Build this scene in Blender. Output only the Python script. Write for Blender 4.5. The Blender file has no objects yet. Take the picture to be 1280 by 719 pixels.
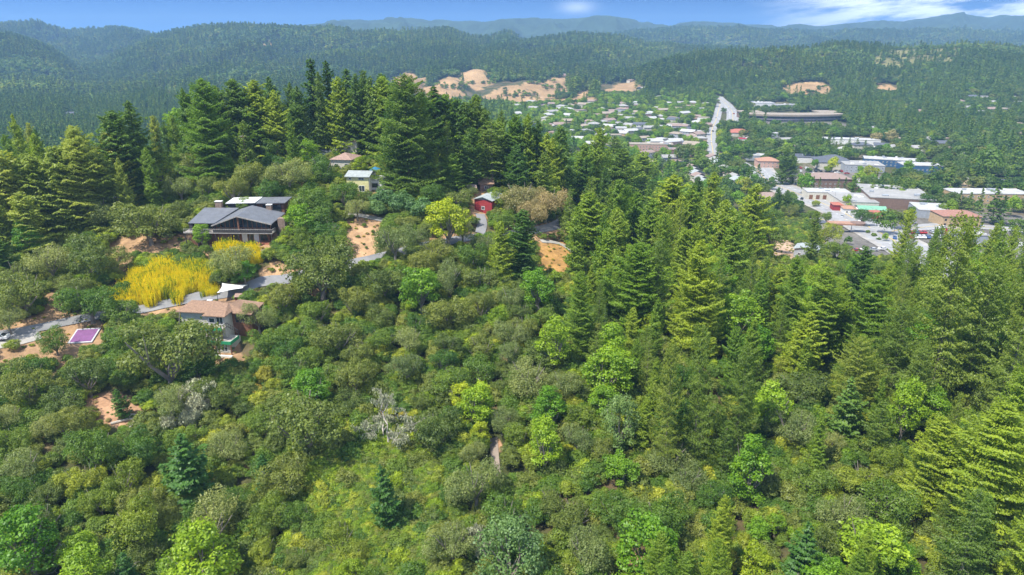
import bpy, math, random
import numpy as np
from mathutils import Vector, Matrix, Euler
rng = np.random.default_rng(11)
random.seed(11)
S = bpy.context.scene
COL = S.collection
R = math.radians

# ------------------------------------------------------------------ camera
F, CX, CY, PITCH = 853.0, 640.0, 359.5, R(20)
cp, sp = math.cos(PITCH), math.sin(PITCH)
cam = bpy.data.objects.new('camera', bpy.data.cameras.new('camera'))
COL.objects.link(cam)
cam.data.lens = 24.0
cam.data.sensor_width = 36
cam.data.clip_start = 1.0
cam.data.clip_end = 40000
cam.rotation_euler = (R(90) - PITCH, 0, 0)
S.camera = cam

def ray(px, py):
    u = (px - CX) / F; v = (py - CY) / F
    return np.array([u, cp - v * sp, -sp - v * cp])
def ratio(py):
    v = (np.asarray(py, float) - CY) / F
    return (-sp - v * cp) / (cp - v * sp)
def project(x, y, z):
    d = y * cp - z * sp
    return CX + F * x / d, CY - F * (y * sp + z * cp) / d

# ------------------------------------------------------------------ terrain
YK = [30, 50, 80, 110, 135, 160, 190, 225, 260, 320, 420, 600, 900, 1100, 1300, 9000]
TAB = {
 -200: [-86, -84, -80, -75, -71, -66, -58, -52, -53, -76, -105, -124, -128, -128, -128, -128],
 0:    [-86, -84, -80, -75, -71, -66, -58, -51, -52, -75, -105, -124, -128, -128, -128, -128],
 160:  [-90, -88, -84, -77, -72, -66, -58, -50, -49, -74, -105, -124, -128, -128, -128, -128],
 320:  [-90, -88, -84, -78, -73, -67.5, -55, -46.5, -40.5, -60, -100, -120, -126, -126, -126, -126],
 480:  [-90, -88, -84, -78, -73, -67, -55, -46.5, -41.5, -58, -98, -114, -118, -118, -116, -112],
 640:  [-88, -86, -82, -76, -71, -66, -60.5, -53, -49, -64, -95, -112, -112, -112, -112, -112],
 800:  [-86, -84, -80, -74, -70, -69, -70, -70, -72, -84, -103, -112, -112, -112, -112, -112],
 960:  [-86, -84, -80, -75, -72, -72, -74, -77, -82, -95, -108, -112, -112, -112, -108, -100],
 1120: [-84, -82, -78, -74, -72, -72, -75, -80, -88, -101, -110, -112, -110, -103, -92, -90],
 1280: [-84, -82, -78, -73, -71, -71, -75, -81, -90, -104, -110, -111, -102, -90, -70, -80],
 1480: [-84, -82, -78, -73, -71, -71, -75, -81, -90, -104, -110, -108, -95, -80, -60, -80]}
PXF = np.linspace(-200, 1480, 169)
LYF = np.linspace(math.log(30), math.log(9000), 400)
_t = np.array([np.interp(LYF, np.log(YK), TAB[k]) for k in sorted(TAB)])
_g = np.array([np.interp(PXF, sorted(TAB), _t[:, j]) for j in range(len(LYF))]).T
def smooth(a, n, ax):
    k = np.hanning(n + 2)[1:-1]; k /= k.sum()
    pad = [(0, 0), (0, 0)]; pad[ax] = (n // 2, n // 2)
    return np.apply_along_axis(lambda r: np.convolve(r, k, 'valid'), ax, np.pad(a, pad, mode='edge'))
_g = smooth(smooth(_g, 9, 1), 13, 0)

def hash2(ix, iy, s):
    n = (ix * 374761393 + iy * 668265263 + s * 974634777) & 0x7fffffff
    n = ((n ^ (n >> 13)) * 1274126177) & 0x7fffffff
    return ((n ^ (n >> 16)) & 0xffff) / 65535.0
def vnoise(x, y, s=0):
    x = np.asarray(x, float); y = np.asarray(y, float)
    ix = np.floor(x).astype(np.int64); iy = np.floor(y).astype(np.int64)
    fx = x - ix; fy = y - iy
    fx = fx * fx * (3 - 2 * fx); fy = fy * fy * (3 - 2 * fy)
    a = hash2(ix, iy, s); b = hash2(ix + 1, iy, s); c = hash2(ix, iy + 1, s); d = hash2(ix + 1, iy + 1, s)
    return (a * (1 - fx) + b * fx) * (1 - fy) + (c * (1 - fx) + d * fx) * fy
def fbm(x, y, s=0, o=4):
    r = 0; a = .5
    for i in range(o):
        r = r + a * (vnoise(x, y, s + i) - .5); x = x * 2.03; y = y * 2.03; a *= .5
    return r

# ridges: distance, front width, back width, skyline (px, py), pixels of tree height to take off
RIDGES = [
 (2300, 620, 500, [(-400, 60), (-150, 45), (0, 37), (50, 40), (90, 50), (125, 64), (150, 85), (175, 108), (210, 130)], 5),
 (3500, 800, 600, [(-400, 70), (-100, 45), (60, 37), (110, 33), (150, 40), (200, 38), (240, 45), (300, 60), (400, 90)], 3),
 (2700, 850, 550, [(60, 150), (130, 112), (160, 86), (200, 65), (240, 48), (280, 38), (330, 34), (380, 36), (420, 39), (440, 37), (467, 44), (521, 40), (568, 38),
                   (595, 49), (611, 49), (635, 43), (652, 53), (685, 50), (709, 43), (742, 45), (769, 50), (790, 57), (850, 60), (950, 70), (1100, 80), (1500, 90)], 5),
 (1650, 330, 420, [(700, 118), (780, 90), (820, 76), (850, 65), (900, 62), (930, 60), (970, 58), (1000, 54), (1040, 55), (1080, 56), (1100, 55), (1140, 52), (1180, 55), (1200, 57),
                   (1230, 64), (1260, 64), (1290, 58), (1400, 50), (1600, 50)], 8),
 (5200, 1100, 800, [(-400, 45), (-100, 45), (0, 50), (200, 55), (330, 44), (380, 38), (420, 32), (454, 27), (524, 23.5), (571, 27.5), (608, 29.5), (668, 25), (699, 27), (739, 23.5), (773, 27),
                     (816, 32.5), (850, 28.5), (900, 32), (934, 33.5), (984, 33), (1038, 29.5), (1092, 25), (1112, 20), (1135, 17), (1152, 22), (1203, 22), (1230, 25), (1280, 27), (1400, 33), (1700, 30)], 0),
 (4000, 750, 600, [(650, 75), (740, 50), (800, 40), (850, 38), (920, 42), (1000, 45), (1100, 43), (1200, 46), (1300, 48), (1500, 50)], 1),
]
# single hills: px, py of top, distance, half width m, half depth m
KNOLLS = [(508, 94, 1450, 38, 90), (563, 98, 1420, 44, 80), (597, 88, 1620, 60, 90), (660, 101, 1480, 62, 85), (692, 97, 1580, 55, 80), (640, 108, 1400, 60, 60),
          (795, 107, 1600, 70, 90), (735, 104, 1700, 70, 90), (1005, 105, 1330, 60, 60), (1108, 107, 1330, 60, 60), (540, 108, 1350, 60, 50), (200, 118, 1500, 60, 70),
          (715, 119, 1400, 70, 40)]
def xof(px, Y, py):
    return (px - CX) / F * Y / (cp - (py - CY) / F * sp)
_K = []
for px, py, Y, wx, wy in KNOLLS:
    _K.append((xof(px, Y, py), Y, Y * float(ratio(py)), wx, wy))
def H(X, Y):
    X = np.asarray(X, float); Y = np.asarray(Y, float)
    Yc = np.maximum(Y, 30.0)
    pc = 640 + 840 * X / Yc
    fi = np.clip((pc + 200) / 10.0, 0, len(PXF) - 1.001); fj = np.clip((np.log(Yc) - LYF[0]) / (LYF[1] - LYF[0]), 0, len(LYF) - 1.001)
    i = fi.astype(int); j = fj.astype(int); a = fi - i; b = fj - j
    z = (_g[i, j] * (1 - a) + _g[i + 1, j] * a) * (1 - b) + (_g[i, j + 1] * (1 - a) + _g[i + 1, j + 1] * a) * b
    base = z
    k = np.clip((Yc - 1000) / 500, 0, 1)
    pcr = 640 + 808 * X / Yc
    n1 = fbm(X / 330, Y / 330, 3); n2 = fbm(X / 130, Y / 130, 9, 3)
    out = base
    for Yr, wf, wb, sk, off in RIDGES:
        xs, ys = zip(*sk)
        top = Yr * ratio(np.interp(pcr, xs, ys) + off)
        amp = np.maximum(top - base, 0)
        sh = Yc - Yr - n1 * wf * .5
        d = np.where(sh < 0, -sh / wf, sh / wb)
        spur = 1 + 2.1 * n1 * np.clip(d * 1.3, 0, 1.3) + 1.1 * n2 * np.clip(d * 1.5, 0, 1)
        f = 1 / (1 + (d * 1.25) ** 2.6) * spur
        out = np.maximum(out, base + amp * np.clip(f, 0, 1.02))
    for kx, ky, kz, wx, wy in _K:
        q = ((X - kx) / wx) ** 2 + ((Y - ky) / wy) ** 2
        out = np.maximum(out, base + (kz - base) * np.exp(-q * .75) * (1 + .25 * n2))
    near = np.clip((Yc - 60) / 60, .3, 1) * np.clip((700 - Yc) / 300, 0, 1)
    out = out + near * (fbm(X / 30, Y / 30, 21, 3) * 2.0)
    out = out + np.clip((Yc - 1500) / 1500, 0, 1) * n2 * 26
    return out

def hit(px, py, dz=0.0):
    """point where the sight line through a pixel meets the ground (raised by dz)"""
    d = ray(px, py)
    Ys = np.exp(np.linspace(math.log(40), math.log(8800), 1800))
    t = Ys / d[1]
    g = H(d[0] * t, Ys) + dz - d[2] * t
    k = np.nonzero(g > 0)[0]
    k = int(k[0]) if len(k) else len(Ys) - 1
    if k == 0: return d[0] * t[0], Ys[0], float(H(d[0] * t[0], Ys[0]))
    a, b = Ys[k - 1], Ys[k]
    f = g[k - 1] / (g[k - 1] - g[k]) if g[k] != g[k - 1] else 0
    Y = a + (b - a) * f
    X = d[0] / d[1] * Y
    return float(X), float(Y), float(H(X, Y))

# ------------------------------------------------------------------ helpers
def new_mesh(name, V, Fq, attrs=None, smooth_=False):
    V = np.asarray(V, np.float32); Fq = np.asarray(Fq, np.int32)
    m = bpy.data.meshes.new(name)
    k = Fq.shape[1]
    m.vertices.add(len(V)); m.vertices.foreach_set('co', V.ravel())
    m.loops.add(Fq.size); m.loops.foreach_set('vertex_index', Fq.ravel())
    m.polygons.add(len(Fq)); m.polygons.foreach_set('loop_start', np.arange(0, Fq.size, k, dtype=np.int32))
    if smooth_: m.polygons.foreach_set('use_smooth', np.ones(len(Fq), bool))
    for n, (dom, typ, a) in (attrs or {}).items():
        at = m.attributes.new(n, typ, dom)
        at.data.foreach_set({'FLOAT': 'value', 'INT': 'value', 'FLOAT_VECTOR': 'vector', 'FLOAT_COLOR': 'color'}[typ], np.asarray(a).ravel())
    m.update(calc_edges=True); m.validate()
    return m
def link(name, data, parent=None, mat=None):
    o = bpy.data.objects.new(name, data); COL.objects.link(o)
    if parent: o.parent = parent
    if mat is not None and data is not None:
        if len(data.materials) == 0: data.materials.append(mat)
    return o
def tag(o, label=None, cat=None, group=None, kind=None):
    if label: o['label'] = label
    if cat: o['category'] = cat
    if group: o['group'] = group
    if kind: o['kind'] = kind
    return o

class MB:
    """collects boxes, prisms and tubes into one mesh"""
    def __init__(s): s.v = []; s.f = []
    def quad(s, *p):
        n = len(s.v); s.v += [tuple(q) for q in p]; s.f.append(tuple(range(n, n + len(p)))); return s
    def box(s, x0, x1, y0, y1, z0, z1):
        n = len(s.v)
        s.v += [(x0, y0, z0), (x1, y0, z0), (x1, y1, z0), (x0, y1, z0), (x0, y0, z1), (x1, y0, z1), (x1, y1, z1), (x0, y1, z1)]
        s.f += [tuple(n + i for i in q) for q in ((0, 3, 2, 1), (4, 5, 6, 7), (0, 1, 5, 4), (1, 2, 6, 5), (2, 3, 7, 6), (3, 0, 4, 7))]
        return s
    def slab(s, pts, t):
        """a thin slab under the polygon pts (3D, counter-clockwise seen from above)"""
        n = len(s.v); k = len(pts)
        s.v += [tuple(p) for p in pts] + [(p[0], p[1], p[2] - t) for p in pts]
        s.f.append(tuple(range(n, n + k))); s.f.append(tuple(range(n + 2 * k - 1, n + k - 1, -1)))
        for i in range(k):
            j = (i + 1) % k
            s.f.append((n + i, n + k + i, n + k + j, n + j))
        return s
    def tube(s, pts, rad, n=6):
        rings = []
        for i, p in enumerate(pts):
            a = Vector(pts[max(i - 1, 0)]); b = Vector(pts[min(i + 1, len(pts) - 1)])
            d = (b - a).normalized(); u = d.orthogonal().normalized(); w = d.cross(u)
            st = len(s.v)
            for k in range(n):
                t = 2 * math.pi * k / n
                q = Vector(p) + (u * math.cos(t) + w * math.sin(t)) * rad[i]
                s.v.append(tuple(q))
            rings.append(st)
        for a, b in zip(rings, rings[1:]):
            for k in range(n):
                s.f.append((a + k, a + (k + 1) % n, b + (k + 1) % n, b + k))
        s.f.append(tuple(rings[-1] + k for k in range(n)))
        return s
    def mesh(s, name):
        m = bpy.data.meshes.new(name); m.from_pydata(s.v, [], s.f); m.update(); return m
    def build(s, name, mat, parent=None):
        m = s.mesh(name); m.materials.append(mat)
        o = bpy.data.objects.new(name, m); COL.objects.link(o)
        if parent: o.parent = parent
        return o
def empty(name, loc, rz=0):
    o = bpy.data.objects.new(name, None); COL.objects.link(o); o.location = loc; o.rotation_euler = (0, 0, rz); o.empty_display_size = 1
    return o

# ------------------------------------------------------------------ materials
def mat_base(name):
    m = bpy.data.materials.new(name); m.use_nodes = True
    nt = m.node_tree; b = nt.nodes['Principled BSDF']
    return m, nt, b
def N(nt, t, **k):
    n = nt.nodes.new(t)
    for a, v in k.items(): setattr(n, a, v)
    return n
def mixc(nt, fac, a, b, blend='MIX'):
    n = N(nt, 'ShaderNodeMix', data_type='RGBA', blend_type=blend)
    for sock, v in ((n.inputs[0], fac), (n.inputs[6], a), (n.inputs[7], b)):
        if hasattr(v, 'is_output'): nt.links.new(v, sock)
        elif isinstance(v, (tuple, list)): sock.default_value = (*v, 1) if len(v) == 3 else v
        else: sock.default_value = v
    return n.outputs[2]
def noise(nt, scale, detail=3, coord='Object', stretch=None, rough=.6):
    tc = N(nt, 'ShaderNodeTexCoord'); n = N(nt, 'ShaderNodeTexNoise')
    n.inputs['Scale'].default_value = scale; n.inputs['Detail'].default_value = detail; n.inputs['Roughness'].default_value = rough
    src = tc.outputs[coord]
    if stretch:
        mp = N(nt, 'ShaderNodeMapping'); mp.inputs['Scale'].default_value = stretch; nt.links.new(src, mp.inputs[0]); src = mp.outputs[0]
    nt.links.new(src, n.inputs['Vector'])
    return n.outputs['Fac']
def ramp(nt, fac, *stops):
    r = N(nt, 'ShaderNodeValToRGB'); e = r.color_ramp.elements
    while len(e) < len(stops): e.new(.5)
    for k, (p, c) in zip(e, stops):
        k.position = p; k.color = (*c, 1) if not isinstance(c, (int, float)) else (c, c, c, 1)
    nt.links.new(fac, r.inputs[0]); return r.outputs[0]
def plain(name, col, rough=.7, var=.18, scale=.8, metallic=0, dirt=None):
    """painted / built surface: colour with weathering at two scales"""
    m, nt, b = mat_base(name)
    a = tuple(max(0, c * (1 - var)) for c in col); c2 = tuple(min(1, c * (1 + var)) for c in col)
    c = mixc(nt, ramp(nt, noise(nt, scale, 5), (.3, 0.), (.7, 1.)), a, c2)
    if dirt: c = mixc(nt, ramp(nt, noise(nt, scale * 3, 5, stretch=(1, 1, .3)), (.5, 0.), (.75, 1.)), c, dirt)
    nt.links.new(c, b.inputs['Base Color']); b.inputs['Roughness'].default_value = rough; b.inputs['Metallic'].default_value = metallic
    return m
def leafmat(name, col, trans=None, tf=.37, hue=.022, val=.40):
    m = bpy.data.materials.new(name); m.use_nodes = True
    nt = m.node_tree; nt.nodes.clear()
    out = N(nt, 'ShaderNodeOutputMaterial')
    oi = N(nt, 'ShaderNodeObjectInfo')
    at = N(nt, 'ShaderNodeAttribute', attribute_name='tint')
    # value varies per leaf, per clump and per tree
    def mth(op, a, b_):
        n = N(nt, 'ShaderNodeMath', operation=op)
        for s_, v in ((n.inputs[0], a), (n.inputs[1], b_)):
            if hasattr(v, 'is_output'): nt.links.new(v, s_)
            else: s_.default_value = v
        return n.outputs[0]
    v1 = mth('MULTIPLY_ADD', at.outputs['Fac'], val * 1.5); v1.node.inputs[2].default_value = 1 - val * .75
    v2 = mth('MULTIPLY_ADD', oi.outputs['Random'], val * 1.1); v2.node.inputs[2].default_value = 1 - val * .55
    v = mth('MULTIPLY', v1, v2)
    hn = mth('MULTIPLY_ADD', oi.outputs['Random'], -2 * hue); hn.node.inputs[2].default_value = .5 + 1.25 * hue
    h2 = mth('MULTIPLY_ADD', at.outputs['Fac'], -hue); nt.links.new(hn, h2.node.inputs[2])
    def hsv(c):
        n = N(nt, 'ShaderNodeHueSaturation'); n.inputs['Color'].default_value = (*c, 1)
        nt.links.new(h2, n.inputs['Hue']); nt.links.new(v, n.inputs['Value']); return n.outputs[0]
    trans = trans or tuple(min(1, x * y) for x, y in zip(col, (1.35, 1.45, .7)))
    d = N(nt, 'ShaderNodeBsdfDiffuse'); nt.links.new(hsv(col), d.inputs[0])
    t = N(nt, 'ShaderNodeBsdfTranslucent'); nt.links.new(hsv(trans), t.inputs[0])
    mx = N(nt, 'ShaderNodeMixShader'); mx.inputs[0].default_value = tf
    nt.links.new(d.outputs[0], mx.inputs[1]); nt.links.new(t.outputs[0], mx.inputs[2])
    g = N(nt, 'ShaderNodeBsdfGlossy'); g.inputs['Roughness'].default_value = .5; g.inputs[0].default_value = (.8, .85, .9, 1)
    m2 = N(nt, 'ShaderNodeMixShader'); m2.inputs[0].default_value = .025
    nt.links.new(mx.outputs[0], m2.inputs[1]); nt.links.new(g.outputs[0], m2.inputs[2])
    nt.links.new(m2.outputs[0], out.inputs[0])
    return m
LM = {
 'O': leafmat('leaf_olive', (.165, .215, .036)),
 'S': leafmat('leaf_silver', (.225, .275, .078)),
 'G': leafmat('leaf_green', (.112, .205, .020)),
 'T': leafmat('leaf_yellow_olive', (.225, .290, .024)),
 'B': leafmat('leaf_bright', (.175, .325, .014)),
 'Y': leafmat('leaf_lime', (.265, .365, .012)),
 'R': leafmat('leaf_tan', (.34, .30, .12)),
 'N': leafmat('leaf_blue_green', (.135, .240, .066)),
 'D': leafmat('needle_dark', (.105, .195, .022)),
 'L': leafmat('needle_light', (.190, .295, .020)),
 'F': leafmat('needle_olive', (.165, .240, .028)),
 'E': leafmat('needle_young', (.090, .195, .028)),
 'gold': leafmat('leaf_gold', (.85, .76, .005), (.9, .78, .01), tf=.45, hue=.010, val=.25),
 'lichen': leafmat('lichen', (.40, .42, .26), (.3, .3, .18), tf=.2, hue=.01),
 'M': leafmat('needle_pale_olive', (.270, .335, .045)),
 'V': leafmat('leaf_valley', (.080, .150, .026)),  # dark valley green, with cloud shadow on the hillside put into the colour
 'vine': leafmat('leaf_vine', (.190, .300, .014)),
 'orange': leafmat('leaf_orange', (.40, .36, .04)),
 'maroon': leafmat('leaf_maroon', (.055, .035, .05), (.07, .03, .05)),
}
BARK = plain('bark_brown', (.16, .10, .07), .9, .3, 3)
BARKG = plain('bark_grey', (.22, .19, .16), .9, .3, 3)
DEADW = plain('dead_wood', (.42, .38, .33), .9, .25, 4)
HAZE, SKY_K, SKY_0, SKY_S, SUN_S, EXPO = 1.5e-4, 7.0, .26, .095, 4.9, 0.78
# ------------------------------------------------------------------ tree prototypes
def cards(P, Nn, size, r, asp=1.0, along=None, jit=.35):
    n = len(P)
    Nn = Nn + r.normal(0, jit, (n, 3)); Nn /= np.linalg.norm(Nn, axis=1)[:, None] + 1e-9
    a = r.normal(0, 1, (n, 3)) if along is None else along + r.normal(0, .25, (n, 3))
    T = a - (a * Nn).sum(1)[:, None] * Nn; T /= np.linalg.norm(T, axis=1)[:, None] + 1e-9
    B = np.cross(Nn, T)
    s = (np.asarray(size) * r.uniform(.65, 1.3, n))[:, None]
    j = lambda: r.uniform(.7, 1.15, (n, 1))
    V = np.stack([P - T * s * j() * asp, P - B * s * j(), P + T * s * j() * asp, P + B * s * j()], 1).reshape(-1, 3)
    return V, np.arange(4 * n).reshape(n, 4)
def card_mesh(name, P, Nn, size, r, tint, asp=1.0, along=None, jit=.35):
    V, Fq = cards(P, Nn, size, r, asp, along, jit)
    return new_mesh(name, V, Fq, {'tint': ('FACE', 'FLOAT', tint)})
def sph(r, n):
    v = r.normal(0, 1, (n, 3)); return v / np.linalg.norm(v, axis=1)[:, None]

def round_crown(name, seed, nl=36, per=430, rad=(.5, .5, .36), cz=.56, lobe=(.11, .19), leaf=.0135, point=0.0, low=-.25, droop=0, jit=.45, holes=.12, domes=1):
    r = np.random.default_rng(seed)
    c = sph(r, nl * 3); c = c[c[:, 2] > low][:nl]
    rr = r.uniform(.5, .86, len(c))[:, None]
    C = c * rr * np.array(rad)
    if domes > 1:
        a0 = r.random() * 6.28
        dc = np.array([[.27 * math.cos(a0 + 6.28 * i / domes + r.normal() * .3), .27 * math.sin(a0 + 6.28 * i / domes + r.normal() * .3), r.normal() * .07] for i in range(domes)])
        ds = r.uniform(.48, .74, domes); k = r.integers(0, domes, len(C)); C = C * ds[k][:, None] + dc[k]
    if point: C[:, :2] *= (1 - point * np.clip(C[:, 2] / rad[2], -.3, 1))[:, None]
    sq = 1 + .25 * r.normal(0, 1, len(C)); C[:, 0] *= 1 + .12 * r.normal(); C *= (1 + .06 * r.normal(0, 1, (len(C), 1)))
    C[:, 2] += cz
    L = r.uniform(*lobe, len(C))
    Ps, Ns, Ti = [], [], []
    for i in range(len(C)):
        n = int(per * (L[i] / .15) ** 2)
        d = sph(r, n); d[:, 2] = np.where(r.random(n) < .6, np.abs(d[:, 2]), d[:, 2])
        lump = 1 + .22 * (np.sin(d[:, 0] * 7 + i) * np.sin(d[:, 1] * 6 + i * 2) + np.sin(d[:, 2] * 8 + i))
        rad_ = L[i] * lump * (1 - np.abs(r.normal(0, .13, n)))
        P = C[i] + d * rad_[:, None] * np.array([1.05, 1.05, .85])
        if droop: P[:, 2] -= droop * r.random(n) ** 2 * L[i]
        q = np.linalg.norm(P[:, None, :] - C[None], axis=2) / L[None]
        q[:, i] = 9
        keep = (q.min(1) > .72) | (r.random(n) < .12)
        # ragged holes
        keep &= (np.sin(P[:, 0] * 31 + seed) + np.sin(P[:, 1] * 29) + np.sin(P[:, 2] * 33)) * .33 + r.random(n) > holes - .25
        P = P[keep]; Ps.append(P); Ns.append(d[keep] + np.array([0, 0, .35])); Ti.append(np.clip(.5 + .22 * r.normal() + .2 * r.normal(0, 1, len(P)), 0, 1))
    P = np.concatenate(Ps)
    return card_mesh(name, P, np.concatenate(Ns), leaf, r, np.concatenate(Ti), jit=jit)
def round_trunk(name, seed, rad=(.5, .5, .36), cz=.56, k=7, r0=.035):
    r = np.random.default_rng(seed + 500); b = MB()
    f = cz - rad[2] * .8
    b.tube([(0, 0, -.12), (.01, 0, .06), (.0, .01, f)], [r0 * 1.5, r0 * 1.1, r0 * .85], 8)
    for i in range(k):
        a = 2 * math.pi * i / k + r.random(); q = r.uniform(.5, .8)
        e = (math.cos(a) * rad[0] * q, math.sin(a) * rad[1] * q, cz + r.uniform(-.1, .25) * rad[2] * 2)
        mid = (e[0] * .45 + r.normal() * .02, e[1] * .45 + r.normal() * .02, f + (e[2] - f) * .4)
        b.tube([(0, 0, f - .03), mid, e], [r0 * .6, r0 * .4, r0 * .12], 5)
        e2 = (e[0] * .7 - e[1] * .35, e[1] * .7 + e[0] * .35, e[2] + .06)
        b.tube([mid, e2], [r0 * .3, r0 * .08], 4)
    return b.mesh(name)

def conifer(name, seed, nb=135, rmax=.17, z0=.1, per=115, leaf=.0055, asp=2.1, droop=.12, tipup=.06, power=.85, irr=.22, gap=.0, spread=.34, jit=.35, bare=None):
    r = np.random.default_rng(seed)
    Ps, Ns, As, Ti = [], [], [], []
    ph = r.random() * 6; kn = 1 + .3 * r.normal(0, 1, 14) * .7; top = r.uniform(.02, .09)
    for i in range(nb):
        t = (i + r.random()) / nb
        if r.random() < gap: continue
        z = z0 + (1 - z0) * t ** .93
        tt = (z - z0) / (1 - z0)
        prof = (1 - tt) ** power * (.72 + .28 * min(1, tt * 5)) * float(np.interp(tt * 13, np.arange(14), kn)) + top * (1 - tt ** 6)
        az = i * 2.39996 + r.normal(0, .3)
        lobe = 1 + .16 * math.sin(az * 2 + ph) + .1 * math.sin(az * 3 + z * 9)
        Lb = rmax * prof * lobe * r.uniform(1 - irr, 1 + irr)
        n = max(10, int(per * (Lb / rmax) ** 1.25))
        s = r.random(n) ** .7
        wid = spread * Lb * (np.sin(np.pi * np.clip(s * .9 + .08, 0, 1)) ** .8) + .004
        lat = r.uniform(-1, 1, n) * wid
        dr = droop * (1 - .7 * tt)
        zz = z - dr * s * Lb * 2.2 + tipup * s ** 3 * Lb * 2 - np.abs(lat) * .35 - r.random(n) ** 2 * .012
        up = .35 * tt * Lb * s
        ca, sa = math.cos(az), math.sin(az)
        o = s * Lb
        P = np.stack([ca * o - sa * lat, sa * o + ca * lat, zz + up], 1)
        al = np.stack([ca - sa * lat / (wid + 1e-4) * .8, sa + ca * lat / (wid + 1e-4) * .8, np.full(n, -.25)], 1)
        nn = np.stack([ca * .35 + 0 * s, sa * .35 + 0 * s, np.ones(n)], 1)
        Ps.append(P); Ns.append(nn); As.append(al)
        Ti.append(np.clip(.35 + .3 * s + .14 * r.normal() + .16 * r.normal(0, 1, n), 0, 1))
    P = np.concatenate(Ps)
    return card_mesh(name, P, np.concatenate(Ns), leaf, r, np.concatenate(Ti), asp=asp, along=np.concatenate(As), jit=jit)
def conifer_trunk(name, seed, r0=.013, twigs=0, rmax=.17, z0=.1):
    b = MB(); r = np.random.default_rng(seed)
    b.tube([(0, 0, -.05), (0, 0, .03), (.002, 0, .5), (0, 0, .99)], [r0 * 1.5, r0 * 1.15, r0 * .7, .001], 8)
    for i in range(twigs):
        z = z0 * .6 + (1 - z0) * r.random() * .9; a = r.random() * 6.28; L = rmax * (1 - z) * r.uniform(.4, .9)
        b.tube([(0, 0, z), (math.cos(a) * L, math.sin(a) * L, z - L * .2)], [r0 * .25, r0 * .06], 3)
    return b.mesh(name)

PROTO = {}
WID = {}
def reg(k, i, crown, trunk):
    PROTO.setdefault(k, []).append((crown, trunk))
    co = np.empty(len(crown.vertices) * 3, np.float32); crown.vertices.foreach_get('co', co); co = co.reshape(-1, 3)
    WID[crown.name] = WID[crown.name.split('.')[0]] = 2 * float(np.percentile(np.hypot(co[:, 0], co[:, 1]), 97))
for i in range(10):
    kw = dict(nl=int(rng.integers(52, 70)), per=420, rad=(.5, .5, .36 + .07 * rng.random()), cz=.47, low=-.75, lobe=(.06, .15), domes=int(rng.integers(2, 6)))
    reg('oak', i, round_crown('oak_crown', 100 + i, **kw), round_trunk('oak_trunk', 100 + i, kw['rad'], .47))
for i in range(5):
    reg('willowy', i, round_crown('willowy_crown', 200 + i, domes=2 + i % 3, nl=64, per=430, rad=(.5, .5, .42), cz=.52, lobe=(.08, .15), low=-.8, droop=.55, leaf=.012, jit=.6), round_trunk('willowy_trunk', 200 + i, (.5, .5, .42), .6))
for i in range(5):
    reg('broad', i, round_crown('broadleaf_crown', 300 + i, nl=46, per=300, rad=(.46, .46, .6), cz=.78, lobe=(.08, .15), leaf=.019, point=.35, low=-.8, jit=.55, holes=.2), round_trunk('broadleaf_trunk', 300 + i, (.45, .45, .6), .78))
for i in range(3):
    reg('column', i, round_crown('column_crown', 350 + i, nl=52, per=260, rad=(.4, .4, .95), cz=1.08, lobe=(.08, .15), leaf=.02, point=.75, low=-.9, jit=.55, holes=.2), round_trunk('column_trunk', 350 + i, (.4, .4, .9), 1.08))
for i in range(9):
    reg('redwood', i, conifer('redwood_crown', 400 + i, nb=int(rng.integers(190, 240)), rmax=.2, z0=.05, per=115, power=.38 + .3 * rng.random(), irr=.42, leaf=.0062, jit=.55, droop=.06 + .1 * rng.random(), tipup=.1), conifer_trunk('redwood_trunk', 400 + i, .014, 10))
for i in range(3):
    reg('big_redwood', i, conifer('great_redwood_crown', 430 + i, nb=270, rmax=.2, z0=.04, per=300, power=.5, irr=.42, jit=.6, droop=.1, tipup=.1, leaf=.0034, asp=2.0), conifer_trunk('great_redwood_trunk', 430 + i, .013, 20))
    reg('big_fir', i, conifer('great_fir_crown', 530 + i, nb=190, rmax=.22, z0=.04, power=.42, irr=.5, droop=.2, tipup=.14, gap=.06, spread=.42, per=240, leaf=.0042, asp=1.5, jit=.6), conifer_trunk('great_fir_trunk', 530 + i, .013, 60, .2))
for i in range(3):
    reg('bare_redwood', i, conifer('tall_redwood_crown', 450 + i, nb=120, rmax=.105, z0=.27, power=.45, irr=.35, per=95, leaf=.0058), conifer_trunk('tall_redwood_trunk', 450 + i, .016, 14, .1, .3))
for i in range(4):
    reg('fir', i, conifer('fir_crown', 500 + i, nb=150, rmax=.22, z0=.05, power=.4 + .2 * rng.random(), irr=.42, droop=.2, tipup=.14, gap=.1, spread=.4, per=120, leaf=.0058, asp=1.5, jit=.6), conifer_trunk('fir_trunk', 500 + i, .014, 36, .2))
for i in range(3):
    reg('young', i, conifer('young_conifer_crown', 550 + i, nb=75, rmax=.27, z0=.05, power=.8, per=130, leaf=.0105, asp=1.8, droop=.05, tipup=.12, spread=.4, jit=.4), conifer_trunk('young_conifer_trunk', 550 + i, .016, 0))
for i in range(2):
    reg('pine', i, round_crown('pine_crown', 600 + i, nl=52, per=300, rad=(.46, .46, .62), cz=.72, lobe=(.075, .13), leaf=.016, point=.5, low=-.8, jit=.7, holes=.15), round_trunk('pine_trunk', 600 + i, (.45, .45, .6), .72))
for i in range(3):
    reg('shrub', i, round_crown('shrub_crown', 650 + i, nl=26, per=260, rad=(.5, .5, .34), cz=.28, lobe=(.11, .2), leaf=.022, low=-.2), None)
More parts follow.
